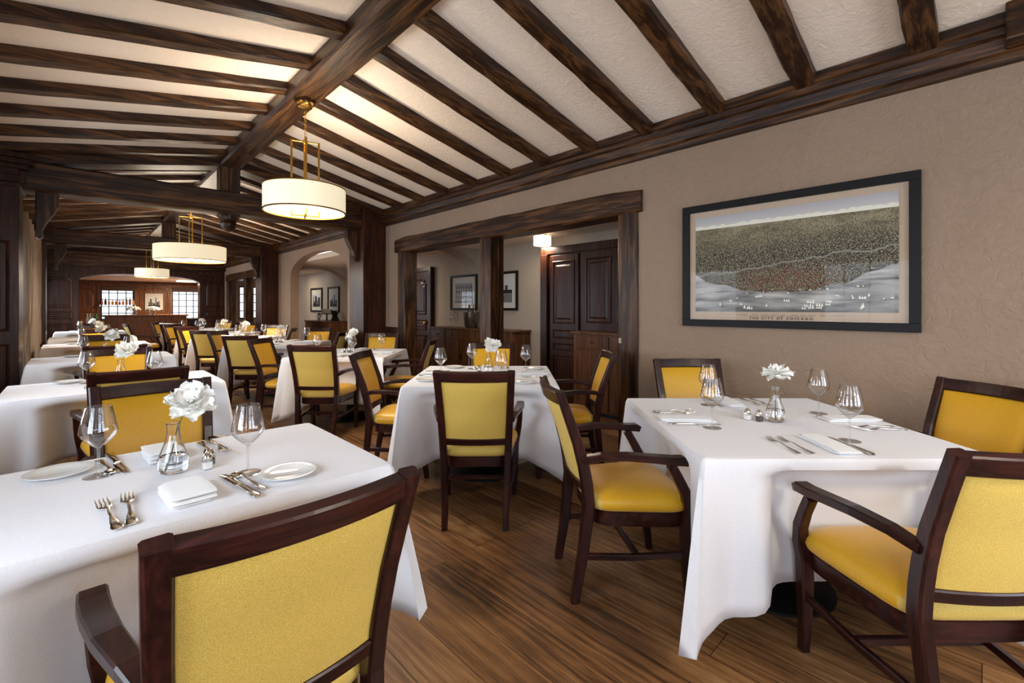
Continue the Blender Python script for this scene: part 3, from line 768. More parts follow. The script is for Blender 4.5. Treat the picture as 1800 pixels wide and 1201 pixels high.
def build_flower(seed, lean_x, full):
    def f():
        r = random.Random(seed); t = thing('peony', '', 'flower', group='white peonies')
        top = Vector((lean_x, 0, .235)); 
        MB().sweep([(-lean_x*.28, 0, .012), (0.001, 0, .09), (lean_x*.22, 0, .150), (lean_x*.6, 0, .195), tuple(top)], [(.0035, .0035)]*5, (0, 1, 0), 6, round_=True).build('stem', GREEN, t, smooth=60)
        m = MB()
        nrm = Vector((lean_x*5, -.75 if full else .15, 1)).normalized(); Mr = nrm.to_track_quat('Z', 'Y').to_matrix()
        layers = [(6, .066, -.5), (7, .076, -.1), (7, .072, .28), (7, .062, .62), (6, .050, .98), (5, .034, 1.3)] if full else [(5, .072, -.75), (5, .076, -.3), (6, .068, .2), (6, .058, .65), (5, .045, 1.05), (4, .032, 1.3)]
        for n, L, el in layers:
            a0 = r.uniform(0, 6)
            for k in range(n):
                a = a0+2*PI*k/n+r.uniform(-.2, .2); e = el+r.uniform(-.3, .3); Lk = L*r.uniform(.75, 1.15); W = max(Lk, .040)*r.uniform(.32, .5)
                rows = []
                for j in range(6):
                    s_ = j/5; row = []
                    rad = Lk*s_; wd = W*math.sin(PI*min(1, .12+s_*.80))**.7*(1 if s_ < .95 else .8)
                    for i in range(7):
                        q = -1+2*i/6
                        x = rad*math.cos(e*(1-.25*s_)); z = rad*math.sin(e*(1-.25*s_))*1.0
                        y = q*wd
                        z += .22*Lk*(q*q)*s_+r.uniform(-.002, .002)*s_+.003*math.sin(7*q+k)*s_
                        if j == 5: x -= .009*abs(math.sin(q*5+k))
                        ca, sa = math.cos(a), math.sin(a)
                        row.append(top+Mr @ Vector((x*ca-y*sa, x*sa+y*ca, z-.012)))
                    rows.append(row)
                m.rings(rows, (False, False), closed=False)
        m.build('flower_head', PETAL, t, smooth=80)
        c = MB().lathe([(.003, -.024), (.009, -.016), (.010, -.008), (.003, .002)], 10, tuple(top)); c.build('calyx', GREEN, t)
        return t
    return f
def build_shaker(fill, nm):
    def f():
        t = thing(nm, '', 'shaker', group='salt and pepper shakers')
        MB().box(-.014, .014, -.014, .014, 0, .032).build('glass_body', THIN, t, bevel=.003)
        MB().box(-.0115, .0115, -.0115, .0115, .003, .024).build('contents', fill, t)
        MB().lathe([(.0135, .0325), (.0145, .036), (.0135, .041), (.0095, .050), (.003, .055)], 16).build('cap', SILVER, t, smooth=60)
        return t
    return f
def build_fork():
    m = MB()
    m.sweep([(0, -.10, .004), (0, -.092, .0045), (0, -.06, .005), (0, -.02, .006), (0, .02, .010), (0, .045, .006)], [(.012, .002), (.019, .0028), (.014, .003), (.006, .0035), (.006, .003), (.018, .0022)], (1, 0, 0))
    m.sweep([(0, .040, .007), (0, .055, .004), (0, .062, .004)], [(.016, .002), (.023, .002), (.024, .002)], (1, 0, 0))
    for k in range(4):
        x = -.0096+k*.0064; m.sweep([(x, .058, .004), (x, .075, .0035), (x, .092, .006), (x*.95, .105, .011)], [(.0042, .002), (.0038, .002), (.0034, .002), (.0016, .0014)], (1, 0, 0))
    return tag(m.build('fork', SILVER, None, smooth=50), '', 'fork', 'silver forks')
def build_knife():
    m = MB()
    m.sweep([(0, -.12, .006), (0, -.112, .006), (0, -.07, .006), (0, -.02, .006), (0, -.005, .005)], [(.012, .006), (.019, .007), (.015, .007), (.012, .007), (.014, .005)], (1, 0, 0))
    m.sweep([(0, -.006, .004), (.001, .01, .0035), (.002, .08, .003), (.0, .108, .003), (-.004, .118, .003)], [(.014, .002), (.018, .0016), (.018, .0014), (.014, .0012), (.004, .001)], (1, 0, 0))
    return tag(m.build('knife', SILVER, None, smooth=50), '', 'knife', 'silver knives')
def build_spoon():
    m = MB()
    m.sweep([(0, -.09, .004), (0, -.082, .0045), (0, -.05, .005), (0, -.01, .006), (0, .03, .009), (0, .045, .006)], [(.01, .002), (.017, .0026), (.012, .003), (.006, .0035), (.006, .003), (.010, .0024)], (1, 0, 0))
    m.sweep([(0, .042, .006), (0, .052, .004), (0, .066, .0025), (0, .082, .004), (0, .09, .007)], [(.008, .002), (.024, .003), (.031, .0034), (.022, .003), (.006, .002)], (1, 0, 0))
    return tag(m.build('spoon', SILVER, None, smooth=50), '', 'spoon', 'silver spoons')
def folded(Wd, L, layers, th, nm):
    m = MB(); path = []
    for k in range(layers):
        z = th*.7+k*th*1.25; y0, y1 = -L/2, L/2
        ys_ = [y0, y0*.5, 0, y1*.5, y1] if k % 2 == 0 else [y1, y1*.5, 0, y0*.5, y0]
        path += [(0, y+random.uniform(-.001, .001), z+.0015*math.sin(y*30+k)) for y in ys_]
        if k < layers-1:
            ye = ys_[-1]; sg = 1 if ye > 0 else -1
            path += [(0, ye+sg*th*.6, z+th*.62)]
    m.sweep(path, (Wd, th), (1, 0, 0))
    return tag(m.build('napkin', NAPK, None, smooth=40, sub=1), '', 'napkin', nm)
def build_napkin(): return folded(.085, .25, 3, .0045, 'folded napkins')
def build_napkin_thick(): return folded(.105, .165, 5, .0055, 'folded napkins')
def build_plate():
    prof = [(.0005, .004), (.045, .004), (.048, .0015), (.052, .0015), (.054, .005), (.083, .012), (.0845, .0145), (.082, .0152), (.058, .0095), (.053, .0072), (.0005, .0070)]
    t = tag(MB().lathe(prof, 48).build('bread_plate', CHINA, None, smooth=40), '', 'plate', 'white bread plates')
    return t
BUILD = dict(chair=build_chair, glass=build_wine_glass, vase=build_vase, flower1=build_flower(5, .062, True), flower2=build_flower(11, .0, False), flower3=build_flower(23, .03, True),
             salt=build_shaker(SALT, 'salt_shaker'), pepper=build_shaker(PEPPER, 'pepper_shaker'), fork=build_fork, knife=build_knife, spoon=build_spoon,
             napkin=build_napkin, napkin2=build_napkin_thick, plate=build_plate)

# ------------------------------------------------------------------ tables and cloths
TOPZ = .760
def table(name_label, cx, cy, rz, a, b):
    t = thing('dining_table', name_label, 'table', (cx, cy, 0), rz)
    MB().box(-a+.015, a-.015, -b+.015, b-.015, .725, .752).build('tabletop', WALNUT, t, bevel=.004)
    r = min(a, b)*.5
    MB().lathe([(r, 0), (r, .012), (r*.8, .03), (.06, .045), (.045, .06)], 40).build('base', IRON, t, smooth=40)
    MB().lathe([(.045, .05), (.04, .3), (.04, .70), (.10, .725)], 24).build('column', IRON, t, smooth=40)
    return t
def cloth(label, cx, cy, rz, a, b, drop, pushes=(), seed=0, group=None):
    """pushes: (side index 0:-y 1:+x 2:+y 3:-x, centre offset, inward depth)"""
    r = random.Random(seed); per = []
    Ls = [(Vector((-a, -b)), Vector((a, -b)), Vector((0, -1))), (Vector((a, -b)), Vector((a, b)), Vector((1, 0))), (Vector((a, b)), Vector((-a, b)), Vector((0, 1))), (Vector((-a, b)), Vector((-a, -b)), Vector((-1, 0)))]
    N = 48
    for si, (p, q, nrm) in enumerate(Ls):
        L = (q-p).length
        for i in range(N):
            t_ = i/N; t_ = .5-.5*math.cos(PI*t_)*(.55+.45*1) if True else t_
            d0, d1 = t_*L, (1-t_)*L; per.append((p+(q-p)*t_, nrm, si, t_*L-L/2, min(d0, d1), d0 < d1, (p if d0 < d1 else q)))
    S = [0, .012, .04, .09, .13, .16, .20, .25, .35, .46, .58, .70, .81, .91, 1.0]
    ph = [r.uniform(0, 6) for _ in range(8)]
    rows = []
    cr = .012
    for s_ in S:
        row = []
        for (p, nrm, si, u, c, first, corner) in per:
            L = drop*(1+.26*max(0, 1-c/.24)**1.3)
            dist = L*s_
            diag = corner.normalized(); diag = Vector((math.copysign(.7071, corner.x), math.copysign(.7071, corner.y)))
            g = math.exp(-(c/.045)**2); tuck = math.exp(-((c-.115)/.045)**2); rid = math.exp(-((c-.22)/.05)**2)
            o = nrm*(.010+.028*s_+.015*math.sin(u*9+ph[si])*s_+.007*math.sin(u*21+ph[si+4])*s_)
            side_amt = math.exp(-(c/.16)**2)
            o = o+diag*(.085*g*s_**.8)-nrm*(.040*tuck*s_**1.2)+nrm*(.014*rid*s_)
            # corner sheets lean along the edge towards the fold
            tang = (corner-p); 
            if tang.length > 1e-6: o = o+tang.normalized()*min(tang.length, .05*side_amt*s_)
            z = TOPZ-max(0, dist-cr*.4)
            for (ps, pc, pd) in pushes:
                if ps == si:
                    w_ = 1/(1+math.exp((abs(u-pc)-.375)/.026)); zz = 1/(1+math.exp(max(-50, min(50, (z-.695)/.008))))
                    cur = o.dot(nrm); tgt = min(cur, -pd); o = o+nrm*((tgt-cur)*w_*zz)
            if s_ == 0: o = nrm*0
            elif s_ < .02: o = nrm*.008
            row.append((p.x+o.x, p.y+o.y, z))
        rows.append(row)
    # push down rounded first edge: inner ring
    inner = [[(p.x*(1-.02), p.y*(1-.02), TOPZ+.001) for (p, *_r) in per]]
    inner2 = [[(p.x*k, p.y*k, TOPZ+.001) for (p, *_r) in per] for k in (.75, .5, .25, .02)][::-1]
    m = MB(); m.rings(inner2+inner+rows, (True, False))
    o = m.build('tablecloth', CLOTH, None, smooth=55, solid=.0025)
    o.location = (cx, cy, 0); o.rotation_euler = (0, 0, rz)
    return tag(o, label, 'tablecloth', group)

GCH, GT = 'yellow dining armchairs', None
def chair_at(mx, my, fx, fy, label, scale=None):
    """mx,my: middle of the outer top edge of the back; f: facing"""
    l = math.hypot(fx, fy); fx, fy = fx/l, fy/l
    ox, oy = mx+fx*.385, my+fy*.385
    rz = math.atan2(fy, fx)-PI/2
    place('chair', (ox, oy, 0), rz, label, GCH, scale)
    return ox, oy, fx, fy
def w_(lat, dep): return cam2w(lat, dep)
def fvec(a, b): x, y = cam2w(a, b); return x, y
TZ = TOPZ+.0015
def setting(T, k, items, desc, where):
    """T: (cx, cy, rz) table frame; k: rotation of the place; items: (kind, x, y, rot, word)"""
    cx, cy, rz, half, ox = T
    for kind, x, y, rot, word in items:
        a = k
        yy = y
        X = x*math.cos(a)-yy*math.sin(a); Y = x*math.sin(a)+yy*math.cos(a)
        if ox: X += ox
        wx = cx+X*math.cos(rz)-Y*math.sin(rz); wy = cy+X*math.sin(rz)+Y*math.cos(rz)
        place(kind, (wx, wy, TZ), rz+a+rot, '%s at the %s place of %s' % (word, where, desc), None, (1.35, 1.15, 1.2) if kind in ('fork', 'knife', 'spoon') and 'window row' in desc else (1, 1, 1))
R_ = random.Random(9)
SQ = []   # square diamond tables: lat, dep, description
sq = [('A', 1.22, 2.15, 'the square table under the map print'),
      ('B', -.218, 3.62, 'the square table before the timber-framed opening'),
      ('C', -1.91, 5.34, 'the third square table of the diagonal row'),
      ('D', -3.50, 6.85, 'the fourth square table of the diagonal row'),
      ('E', -4.86, 8.12, 'the fifth square table of the diagonal row'),
      ('F', -6.06, 9.45, 'the sixth square table of the diagonal row'),
      ('G', -7.55, 10.98, 'the farthest square table of the diagonal row')]
chairs = {
 'A': dict(near=(1.335, 1.12, 0, 1), left=(.168, 2.16, 1, .10), right=(2.275, 2.13, -.94, -.15), far=(1.225, 3.19, 0, -1)),
 'B': dict(near=(-.215, 2.545, 0, 1), left=(-1.245, 3.67, 1, 0), right=(.75, 3.66, -1, 0), far=(-.21, 4.56, 0, -1)),
 'C': dict(near=(-1.92, 4.31, 0, 1), left=(-2.87, 5.21, 1, 0), right=(-.92, 5.22, -1, 0), far=(-1.81, 6.1, 0, -1)),
 'D': dict(near=(-3.51, 5.81, 0, 1), left=(-4.45, 6.90, 1, 0), right=(-2.5, 6.75, -1, 0), far=(-3.34, 7.72, 0, -1)),
 'E': dict(near=(-4.85, 7.13, 0, 1), left=(-5.84, 8.17, 1, 0), right=(-3.88, 8.02, -1, -.3), far=(-4.74, 9.02, 0, -1)),
 'F': dict(near=(-6.1, 8.46, 0, 1), left=(-7.0, 9.36, 1, 0), right=(-5.08, 9.45, -1, 0), far=(-6.1, 10.35, 0, -1)),
 'G': dict(near=(-7.55, 9.98, 0, 1), left=(-8.55, 10.95, 1, 0), right=(-6.6, 10.98, -1, 0), far=(-7.6, 11.9, 0, -1)),
}
place_items = [('fork', -.172, -.40, .05, 'outer silver fork'), ('fork', -.13, -.395, .03, 'inner silver fork'), ('napkin', 0, -.385, -.02, 'folded white napkin'),
               ('knife', .085, -.39, 0, 'silver knife'), ('glass', .135, -.33, 0, 'stemmed wine glass')]
HALF = .53
rzq = -TH        # cam frame rotation: local x = lat, local y = dep
sidei = dict(near=0, right=1, far=2, left=3)
kang = dict(near=0, right=PI/2, far=PI, left=-PI/2)
for key, lat, dep, desc in sq:
    cx, cy = cam2w(lat, dep)
    pushes = []
    for wh, (la, de, fa, fb) in chairs[key].items():
        l = math.hypot(fa, fb); q_ = {'near': lat*0+(dep-de), 'far': de-dep, 'left': lat-la, 'right': la-lat}[wh]
        short = (.595+HALF-.11)-q_
        if short > 0: la -= fa/l*short; de -= fb/l*short
        mx, my = cam2w(la, de); fx, fy = fvec(fa, fb)
        look = {'near': 'back to the camera' if key != 'A' else 'large and close'}.get(wh, '')
        chair_at(mx, my, fx, fy, 'yellow armchair on the %s side of %s' % (dict(near='near', left='window', right='wall-side', far='far')[wh] if wh in ('near', 'far') else dict(left='left', right='right')[wh], desc))
        l = math.hypot(fa, fb); sx, sy = la+fa/l*.385, de+fb/l*.385     # seat centre in cam coords
        lx, ly = sx-lat, sy-dep
        dist = {'near': -ly, 'far': ly, 'left': -lx, 'right': lx}[wh]
        off = {'near': lx, 'right': ly, 'far': -lx, 'left': -ly}[wh]
        pd = HALF-(dist-.245)
        if pd > -.03: pushes.append((sidei[wh], off, pd+.006+.27*abs((fb if wh in ('left', 'right') else fa)/l)))
    table('square pedestal table under the cloth of '+desc[4:], cx, cy, rzq, HALF, HALF)
    cloth('white tablecloth on '+desc, cx, cy, rzq, HALF, HALF, .53, pushes, ord(key), 'white tablecloths on the square tables')
    T = (cx, cy, rzq, HALF, 0)
    full = key in 'ABCD'
    for wh in ('near', 'right', 'far', 'left'):
        it = list(place_items)
        if key == 'B': it = it+[('plate', .30, -.40, 0, 'white bread plate')]
        if key in 'FG': it = [i for i in it if i[0] in ('napkin', 'glass')]
        jit = [(k_, x+R_.uniform(-.008, .008), y+R_.uniform(-.008, .008), r_+R_.uniform(-.06, .06), wd) for k_, x, y, r_, wd in it]
        setting(T, kang[wh], jit, desc, wh)
    # centre pieces
    fl = {'A': 'flower2', 'B': 'flower3'}.get(key, ('flower1', 'flower3', 'flower2')[ord(key) % 3])
    px, py = {'A': (.02, -.02), 'B': (.03, .03)}.get(key, (0, .02))
    wx, wy = cam2w(lat+px, dep+py)
    place('vase', (wx, wy, TZ), 0, 'clear glass bud vase on '+desc, 'glass bud vases')
    place(fl, (wx, wy, TZ+.0005), rzq+(.0 if key == 'A' else R_.uniform(-.6, .6)), 'white peony standing in the vase on '+desc, 'white peonies')
    for kind, dx, dy in (('salt', -.115, .03), ('pepper', -.075, .0)):
        x, y = cam2w(lat+px+dx, dep+py+dy); place(kind, (x, y, TZ), rzq+.3, '%s shaker beside the vase on %s' % (kind, desc), 'salt and pepper shakers')
# extra chair seen side on before the bar
chair_at(.74, 12.82, 1, .12, 'lone yellow armchair seen side on, before the bar counter')

# left row along the windows
LR = [(1.80, 'the front table of the window row', .76), (4.245, 'the second table of the window row', .75), (6.55, 'the third table of the window row', .75),
      (8.93, 'the fourth table of the window row', .75), (11.05, 'the fifth table of the window row', .75), (13.7, 'the last table of the window row', .75)]
X0, X1 = -.335, .775; XC = (X0+X1)/2; HA = (X1-X0)/2
lch = [(.31, .865), (.268, 3.38), (.27, 5.70), (.27, 8.02), (.27, 10.12), (.27, 12.75)]
lfar = [(.27, 2.80), (.26, 5.27), (.26, 7.60), (.26, 9.92), (.26, 12.15), None]
for i, (yc, desc, dp) in enumerate(LR):
    HB = dp/2; pushes = []
    for wh, c in (('near', lch[i]), ('far', lfar[i])):
        if not c: continue
        f = 1 if wh == 'near' else -1
        chair_at(c[0], c[1], 0, f, 'yellow armchair on the %s side of %s' % (wh, desc), (1.045, 1, 1) if i == 0 and wh == 'near' else None)
        dist = abs(yc-(c[1]+f*.385)); pd = HB-(dist-.245)
        off = (c[0]-XC)*(1 if f > 0 else -1)
        if pd > -.03: pushes.append((0 if f > 0 else 2, off, pd+.012))
    table('pedestal table under the cloth of '+desc[4:], XC, yc, 0, HA, HB)
    cloth('white tablecloth on '+desc, XC, yc, 0, HA, HB, .42, pushes, 40+i, 'white tablecloths on the window row')
    xo = .225-XC
    near = [('fork', -.165, -.245, .10, 'outer silver fork'), ('fork', -.125, -.235, -.02, 'inner silver fork'), ('napkin2', .0, -.24, .06, 'thick folded white napkin'),
            ('knife', .125, -.25, .12, 'silver knife'), ('spoon', .155, -.235, .16, 'silver spoon'), ('glass', .175, -.15, 0, 'stemmed wine glass'), ('plate', .265, -.255, 0, 'white bread plate')]
    far = [(k_, x, y, r_, wd) for k_, x, y, r_, wd in near]
    if i > 1: near = [q for q in near if q[0] in ('glass', 'plate', 'napkin2')]; far = near
    T = (XC, yc, 0, HB, 0)
    setting((XC+xo, yc, 0, HB, 0), 0, near, desc, 'near'); setting((XC+xo, yc, 0, HB, 0), PI, far, desc, 'far')
    place('vase', (.227, yc+.03, TZ), 0, 'clear glass bud vase on '+desc, 'glass bud vases')
    place('flower1' if i % 2 == 0 else 'flower3', (.227, yc+.03, TZ+.0005), -TH+(.0 if i == 0 else R_.uniform(-.4, .4)), 'white peony leaning out of the vase on '+desc, 'white peonies')
    for kind, dx, dy in (('salt', .085, -.045), ('pepper', .10, .0)):
        place(kind, (.227+dx, yc+.03+dy, TZ), .2, '%s shaker beside the vase on %s' % (kind, desc), 'salt and pepper shakers')

# ------------------------------------------------------------------ passage furniture
def sideboard(x0, x1, y0, y1, h, label, nd):
    t = thing('sideboard', label, 'sideboard', ((x0+x1)/2, (y0+y1)/2, 0)); W, D = x1-x0, y1-y0     # front faces -x
    MB().box(-W/2, W/2, -D/2, D/2, .06, h-.03).build('body', WALNUT, t, bevel=.004)
    MB().box(-W/2-.02, W/2, -D/2-.02, D/2+.02, h-.03, h).build('top', WALNUT, t, bevel=.006)
    MB().box(-W/2+.02, W/2, -D/2+.02, D/2-.02, 0, .06).build('plinth', WALNUT, t)
    for k in range(nd):
        a = -D/2+.03+k*(D-.06)/nd; b = a+(D-.06)/nd-.02
        d = MB().box(-W/2-.012, -W/2+.001, a, b, h-.20, h-.05).build('drawer', WALNUT, t, bevel=.004)
        MB().lathe([(.006, 0), (.014, .01), (.012, .02)], 12).build('knob', IRON, d, loc=(-W/2-.018, (a+b)/2, h-.135))
        d = MB().box(-W/2-.012, -W/2+.001, a, b, .09, h-.22).build('door', WALNUT, t, bevel=.004)
        MB().box(-W/2-.022, -W/2-.010, b-.045, b-.02, .42, .53).build('handle', IRON, d)
    return t
sideboard(4.60, 4.985, 4.78, 6.9, .95, 'long walnut sideboard with drawers in the side passage', 5)
sideboard(4.40, 4.985, 11.0, 12.55, .95, 'walnut sideboard seen through the plaster arch', 3)
# things on the near sideboard
t = thing('wine_cooler', 'round dark metal wine cooler on the passage sideboard', 'cooler', (4.78, 5.95, .951))
MB().lathe([(.10, 0), (.12, .05), (.13, .20), (.135, .26), (.125, .26), (.11, .05), (.001, .03)], 28).build('bowl', simple('dark_pewter', (120, 112, 104), .2, .9), t, smooth=50)
for k, (dx, dy, c, lb) in enumerate(((-.03, .02, (30, 22, 18), 'dark wine bottle standing in the cooler beside the orange-topped one'), (.03, -.03, (178, 84, 30), 'orange-topped bottle standing in the wine cooler'))):
    b = thing('wine_bottle', lb, 'bottle', (4.78+dx, 5.95+dy, 1.003), 0, None)
    MB().lathe([(.036, 0), (.037, .18), (.033, .21), (.015, .25), (.014, .31)], 20).build('bottle_body', bottle_mat('dark_bottle_%d' % k, (26, 30, 22)), b, smooth=50)
    MB().lathe([(.0155, .27), (.0155, .335)], 16).build('capsule', bottle_mat('capsule_%d' % k, c), b)
for k, y in enumerate((6.35, 6.48, 5.62)):
    place('glass', (4.76, y, .951), 0, 'wine glass on the passage sideboard, %s' % ('left of the wine cooler', 'at the far end', 'behind the middle post')[k], None, (.9, .9, 1.2))
# on the far sideboard
t = thing('cake_stand', 'dark cake stand with a covered cake on the sideboard beyond the arch', 'cake stand', (4.66, 11.75, .951))
MB().lathe([(.08, 0), (.02, .015), (.018, .16), (.17, .17), (.17, .185)], 28).build('stand', IRON, t, smooth=40)
MB().lathe([(.13, .186), (.13, .29), (.12, .30)], 28).build('cake', MOUNT, t, smooth=40)
t = thing('potted_plant', 'small potted plant on the sideboard beyond the arch', 'plant', (4.66, 12.3, .951))
MB().lathe([(.04, 0), (.055, .09), (.05, .09)], 16).build('pot', CHINA, t)
m = MB(); rr = random.Random(4)
for k in range(60):
    a = rr.uniform(0, 6.3); e = rr.uniform(.1, 1.5); v = Vector((math.cos(a)*math.cos(e), math.sin(a)*math.cos(e), math.sin(e)))*rr.uniform(.05, .1)+Vector((0, 0, .09)); s2 = .02
    m.add([v+Vector((rr.uniform(-s2, s2), rr.uniform(-s2, s2), rr.uniform(-s2, s2))) for _ in range(4)], [(0, 1, 2), (0, 2, 3)])
m.build('foliage', DKGREEN, t)
t = thing('bottle_rack', 'small dark crossed wooden rack on the sideboard beyond the arch', 'rack', (4.66, 11.25, .951), 0)
MB().sweep([(0, -.14, .01), (0, .12, .25)], (.12, .02), (1, 0, 0)).build('slat_frame', IRON, t)
MB().sweep([(0, .12, .01), (0, -.10, .21)], (.10, .018), (1, 0, 0)).build('cross_frame', IRON, t)

# doors in the passage
def panelled(name, axis_x, y0, y1, z1, cols, rows, lab, cat, n=None, frame=True):
    m = MB().box(axis_x-.06, axis_x, y0, y1, 0, z1); d = m.build(name, PANEL[2], bevel=.004)
    struct(d)
    for c in range(cols):
        a = y0+.09+(y1-y0-.18)*c/cols+.02; b = y0+.09+(y1-y0-.18)*(c+1)/cols-.02
        for (za, zb, ar) in rows: panel(d, 0, axis_x-.06, a, b, za, zb, ar)
    if frame:
        m = MB().box(axis_x-.09, axis_x, y0-.08, y0, 0, z1+.08); m.box(axis_x-.09, axis_x, y1, y1+.08, 0, z1+.08); m.box(axis_x-.09, axis_x, y0, y1, z1, z1+.08); m.build('casing', PANEL[2], d, bevel=.004)
    return d
d = panelled('door_1', XS, 7.45, 8.3, 2.0, 1, [(.15, .75, False), (.85, 1.05, False), (1.15, 1.85, True)], None, None)
m = MB().lathe([(.03, 0), (.034, .02), (.02, .05)], 16); o = m.build('door_knob', BRASS, d); o.location = (XS-.07, 7.55, 1.0); o.rotation_euler = (0, -PI/2, 0)
# panelled press wall: deep cupboard front standing at x=4.7
XC1 = 4.70
m = MB(); m.box(XC1, XS-.01, 1.07, 4.22, 0, 2.12); m.box(XC1-.04, XS-.01, 1.07, 4.26, 2.02, 2.12); m.box(XC1-.06, XC1, 4.14, 4.26, 0, 2.02)
cb = tag(m.build('built_in_cupboard', PANEL[2], bevel=.006), 'dark panelled built-in cupboard front beyond the timber opening', 'cupboard')
d = MB().box(XC1-.03, XC1, 3.62, 4.10, .05, 2.0).build('door', PANEL[2], cb, bevel=.004)
panel(d, 0, XC1-.03, 3.68, 4.05, 1.08, 1.92); panel(d, 0, XC1-.03, 3.68, 4.05, .88, 1.0); panel(d, 0, XC1-.03, 3.68, 4.05, .72, .82); panel(d, 0, XC1-.03, 3.68, 4.05, .12, .66)
d2 = MB().box(XC1-.05, XC1, 2.0, 3.56, 1.0, 2.0).build('upper_panelling', PANEL[2], cb, bevel=.004)
for a, b, ar in ((3.10, 3.48, False), (2.60, 3.02, True), (2.1, 2.5, False)): panel(d2, 0, XC1-.05, a, b, 1.1, 1.92, ar)
m = MB().box(4.45, 4.64, 1.5, 3.52, .05, .97); sb = tag(m.build('serving_cabinet', WALNUT, bevel=.004), 'walnut serving cabinet standing against the built-in cupboard', 'cabinet')
MB().box(4.42, 4.64, 1.48, 3.55, .97, 1.0).build('top', WALNUT, sb, bevel=.004); MB().box(4.48, 4.64, 1.5, 3.5, 0, .05).build('plinth', IRON, sb)
for k in range(4):
    a = 3.49-(k+1)*.49; b = a+.47
    dr = MB().box(4.435, 4.452, a, b, .80, .95).build('drawer', WALNUT, sb, bevel=.004)
    MB().box(4.425, 4.437, (a+b)/2-.03, (a+b)/2+.03, .87, .885).build('handle', IRON, dr)
    dd = MB().box(4.435, 4.452, a, b, .08, .78).build('door', WALNUT, sb, bevel=.004)
    MB().box(4.425, 4.437, a+.03, a+.05, .44, .56).build('handle', IRON, dd)

# ------------------------------------------------------------------ bar
t = thing('bar_counter', 'long wooden bar counter with vertical boarded front', 'bar', (1.65, 18.9, 0))
MB().box(-1.02, 1.02, -.2, .3, 0, 1.0).build('body', BARWOOD, t)
MB().box(-1.08, 1.08, -.28, .34, 1.0, 1.05).build('countertop', BARWOOD, t, bevel=.01)
for k in range(3):
    a = -1.0+k*.67; m = MB().box(a, a+.62, -.215, -.2, .1, .92)
    for j in range(5): m.box(a+.06+j*.105, a+.06+j*.105+.085, -.225, -.21, .16, .86)
    m.build('front_panel', BARWOOD, t, bevel=.003)
# back bar with bottles right of the counter
t = thing('service_station', 'dark service cabinet right of the bar counter', 'cabinet', (3.1, 18.6, 0))
MB().box(-.38, .45, -.25, .25, 0, .90).build('body', IRON, t, bevel=.005); MB().box(-.42, .49, -.28, .28, .90, .93).build('top', SILVER, t)
for k, x in enumerate((3.05, 3.2, 3.33, 3.45)):
    b = thing('bottle', 'dark bottle on the service cabinet, %s from the bar counter' % ('first', 'second', 'third', 'fourth')[k], 'bottle', (x, 18.62, .931), 0, 'dark bottles on the service cabinet')
    MB().lathe([(.035, 0), (.036, .16), (.014, .22), (.014, .28)], 16).build('bottle_body', bottle_mat('dark_glass_%d' % k, (24, 28, 26)), b, smooth=50)
    MB().lathe([(.016, .281), (.010, .32)], 12).build('pourer', SILVER, b)
# flowers on the bar
for k, x in enumerate((1.30, 1.78)):
    v = thing('flower_vase', 'clear glass vase of white blooms on the bar counter, %s one' % ('window-side', 'right-hand')[k], 'vase', (x, 18.75, 1.051))
    MB().lathe([(.001, 0), (.075, 0), (.08, .14), (.076, .14), (.072, .01), (.001, .01)], 20).build('glass_body', GLASS, v, smooth=40)
    b = thing('bouquet', 'mound of white flowers in the %s bar vase' % ('window-side', 'right-hand')[k], 'flowers', (x, 18.75, 1.051))
    m = MB(); rr = random.Random(k)
    for q in range(70):
        a = rr.uniform(0, 6.3); e = rr.uniform(0, 1.57); c = Vector((math.cos(a)*math.cos(e)*.17, math.sin(a)*math.cos(e)*.17, .15+.11*math.sin(e)))
        m.lathe([(.004, -.02), (.03, -.008), (.034, .006), (.014, .016)], 7, tuple(c))
    m.build('blooms', PETAL, b, smooth=60)
    m = MB()
    for q in range(8):
        a = q*.8; m.sweep([(.02*math.cos(a), .02*math.sin(a), .012), (.05*math.cos(a), .05*math.sin(a), .16)], (.006, .006), (0, 0, 1) if False else (1, 0, .1), 5, round_=True)
    m.build('stems', GREEN, b)
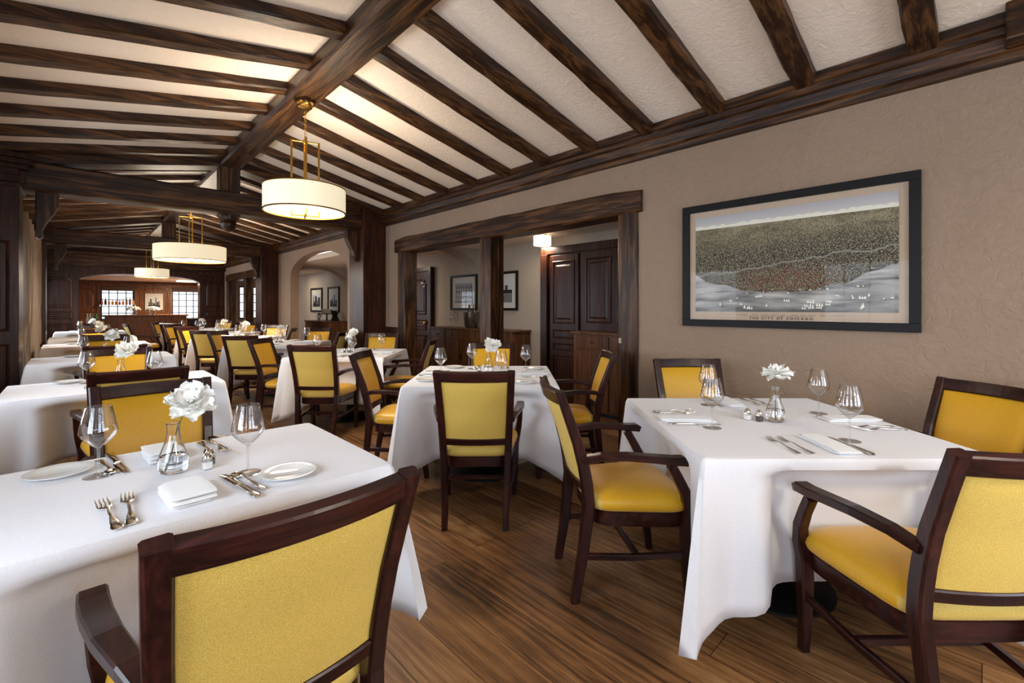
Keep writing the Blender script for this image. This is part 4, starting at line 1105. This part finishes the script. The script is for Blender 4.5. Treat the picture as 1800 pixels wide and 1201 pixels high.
# bottle shelf in the window
t = thing('bottle_shelf', 'glass shelf across the window behind the bar', 'shelf', (1.035, YB-.10, 1.36))
MB().box(-.455, .455, -.08, .095, 0, .015).build('shelf_board', GLASS, t); m = MB(); m.box(-.47, -.455, -.08, .095, -.04, .02); m.box(.455, .47, -.08, .095, -.04, .02); m.build('shelf_bracket', SILVER, t)
cols = [(196, 84, 30), (60, 44, 30), (214, 150, 60), (206, 140, 50), (196, 100, 40), (176, 84, 34), (210, 110, 34), (120, 90, 60), (120, 60, 60), (214, 170, 90)]
for k in range(10):
    b = thing('spirit_bottle', '%s spirit bottle on the window shelf, %s from the window-side end' % (('orange', 'dark brown', 'golden', 'amber', 'copper', 'russet', 'bright orange', 'grey-brown', 'plum', 'straw')[k], ('first', 'second', 'third', 'fourth', 'fifth', 'sixth', 'seventh', 'eighth', 'ninth', 'tenth')[k]), 'bottle', (.62+k*.092, YB-.105, 1.376), 0, 'spirit bottles on the window shelf')
    h = (.17, .2, .16, .15, .15, .13, .16, .2, .21, .17)[k]
    MB().lathe([(.032, 0), (.034, h*.6), (.03, h*.7), (.011, h*.9), (.011, h*1.15)], 14).build('bottle_body', bottle_mat('spirit_%d' % k, cols[k]), b, smooth=50)
    MB().lathe([(.013, h*1.152), (.013, h*1.3)], 10).build('cap', IRON, b)
# bottles standing left of the counter
t = thing('bottle_trolley', 'low dark stand of bottles at the window-side end of the bar', 'stand', (.33, 18.9, 0))
MB().box(-.18, .18, -.2, .2, 0, .8).build('body', IRON, t, bevel=.01)
for k, (dx, dy, c, nm) in enumerate(((-.1, -.1, (235, 235, 235), 'clear white'), (.0, -.12, (60, 140, 80), 'green'), (.1, -.08, (90, 150, 110), 'pale green'), (-.04, .06, (210, 220, 235), 'frosted'), (.09, .08, (70, 80, 160), 'blue'))):
    b = tag(MB().lathe([(.036, 0), (.038, .16), (.014, .22), (.014, .30)], 16).build('bottle', bottle_mat('stand_bottle_%d' % k, c), smooth=50), '%s bottle standing left of the bar counter' % nm, 'bottle', 'bottles left of the bar'); b.location = (.33+dx, 18.9+dy, .8)
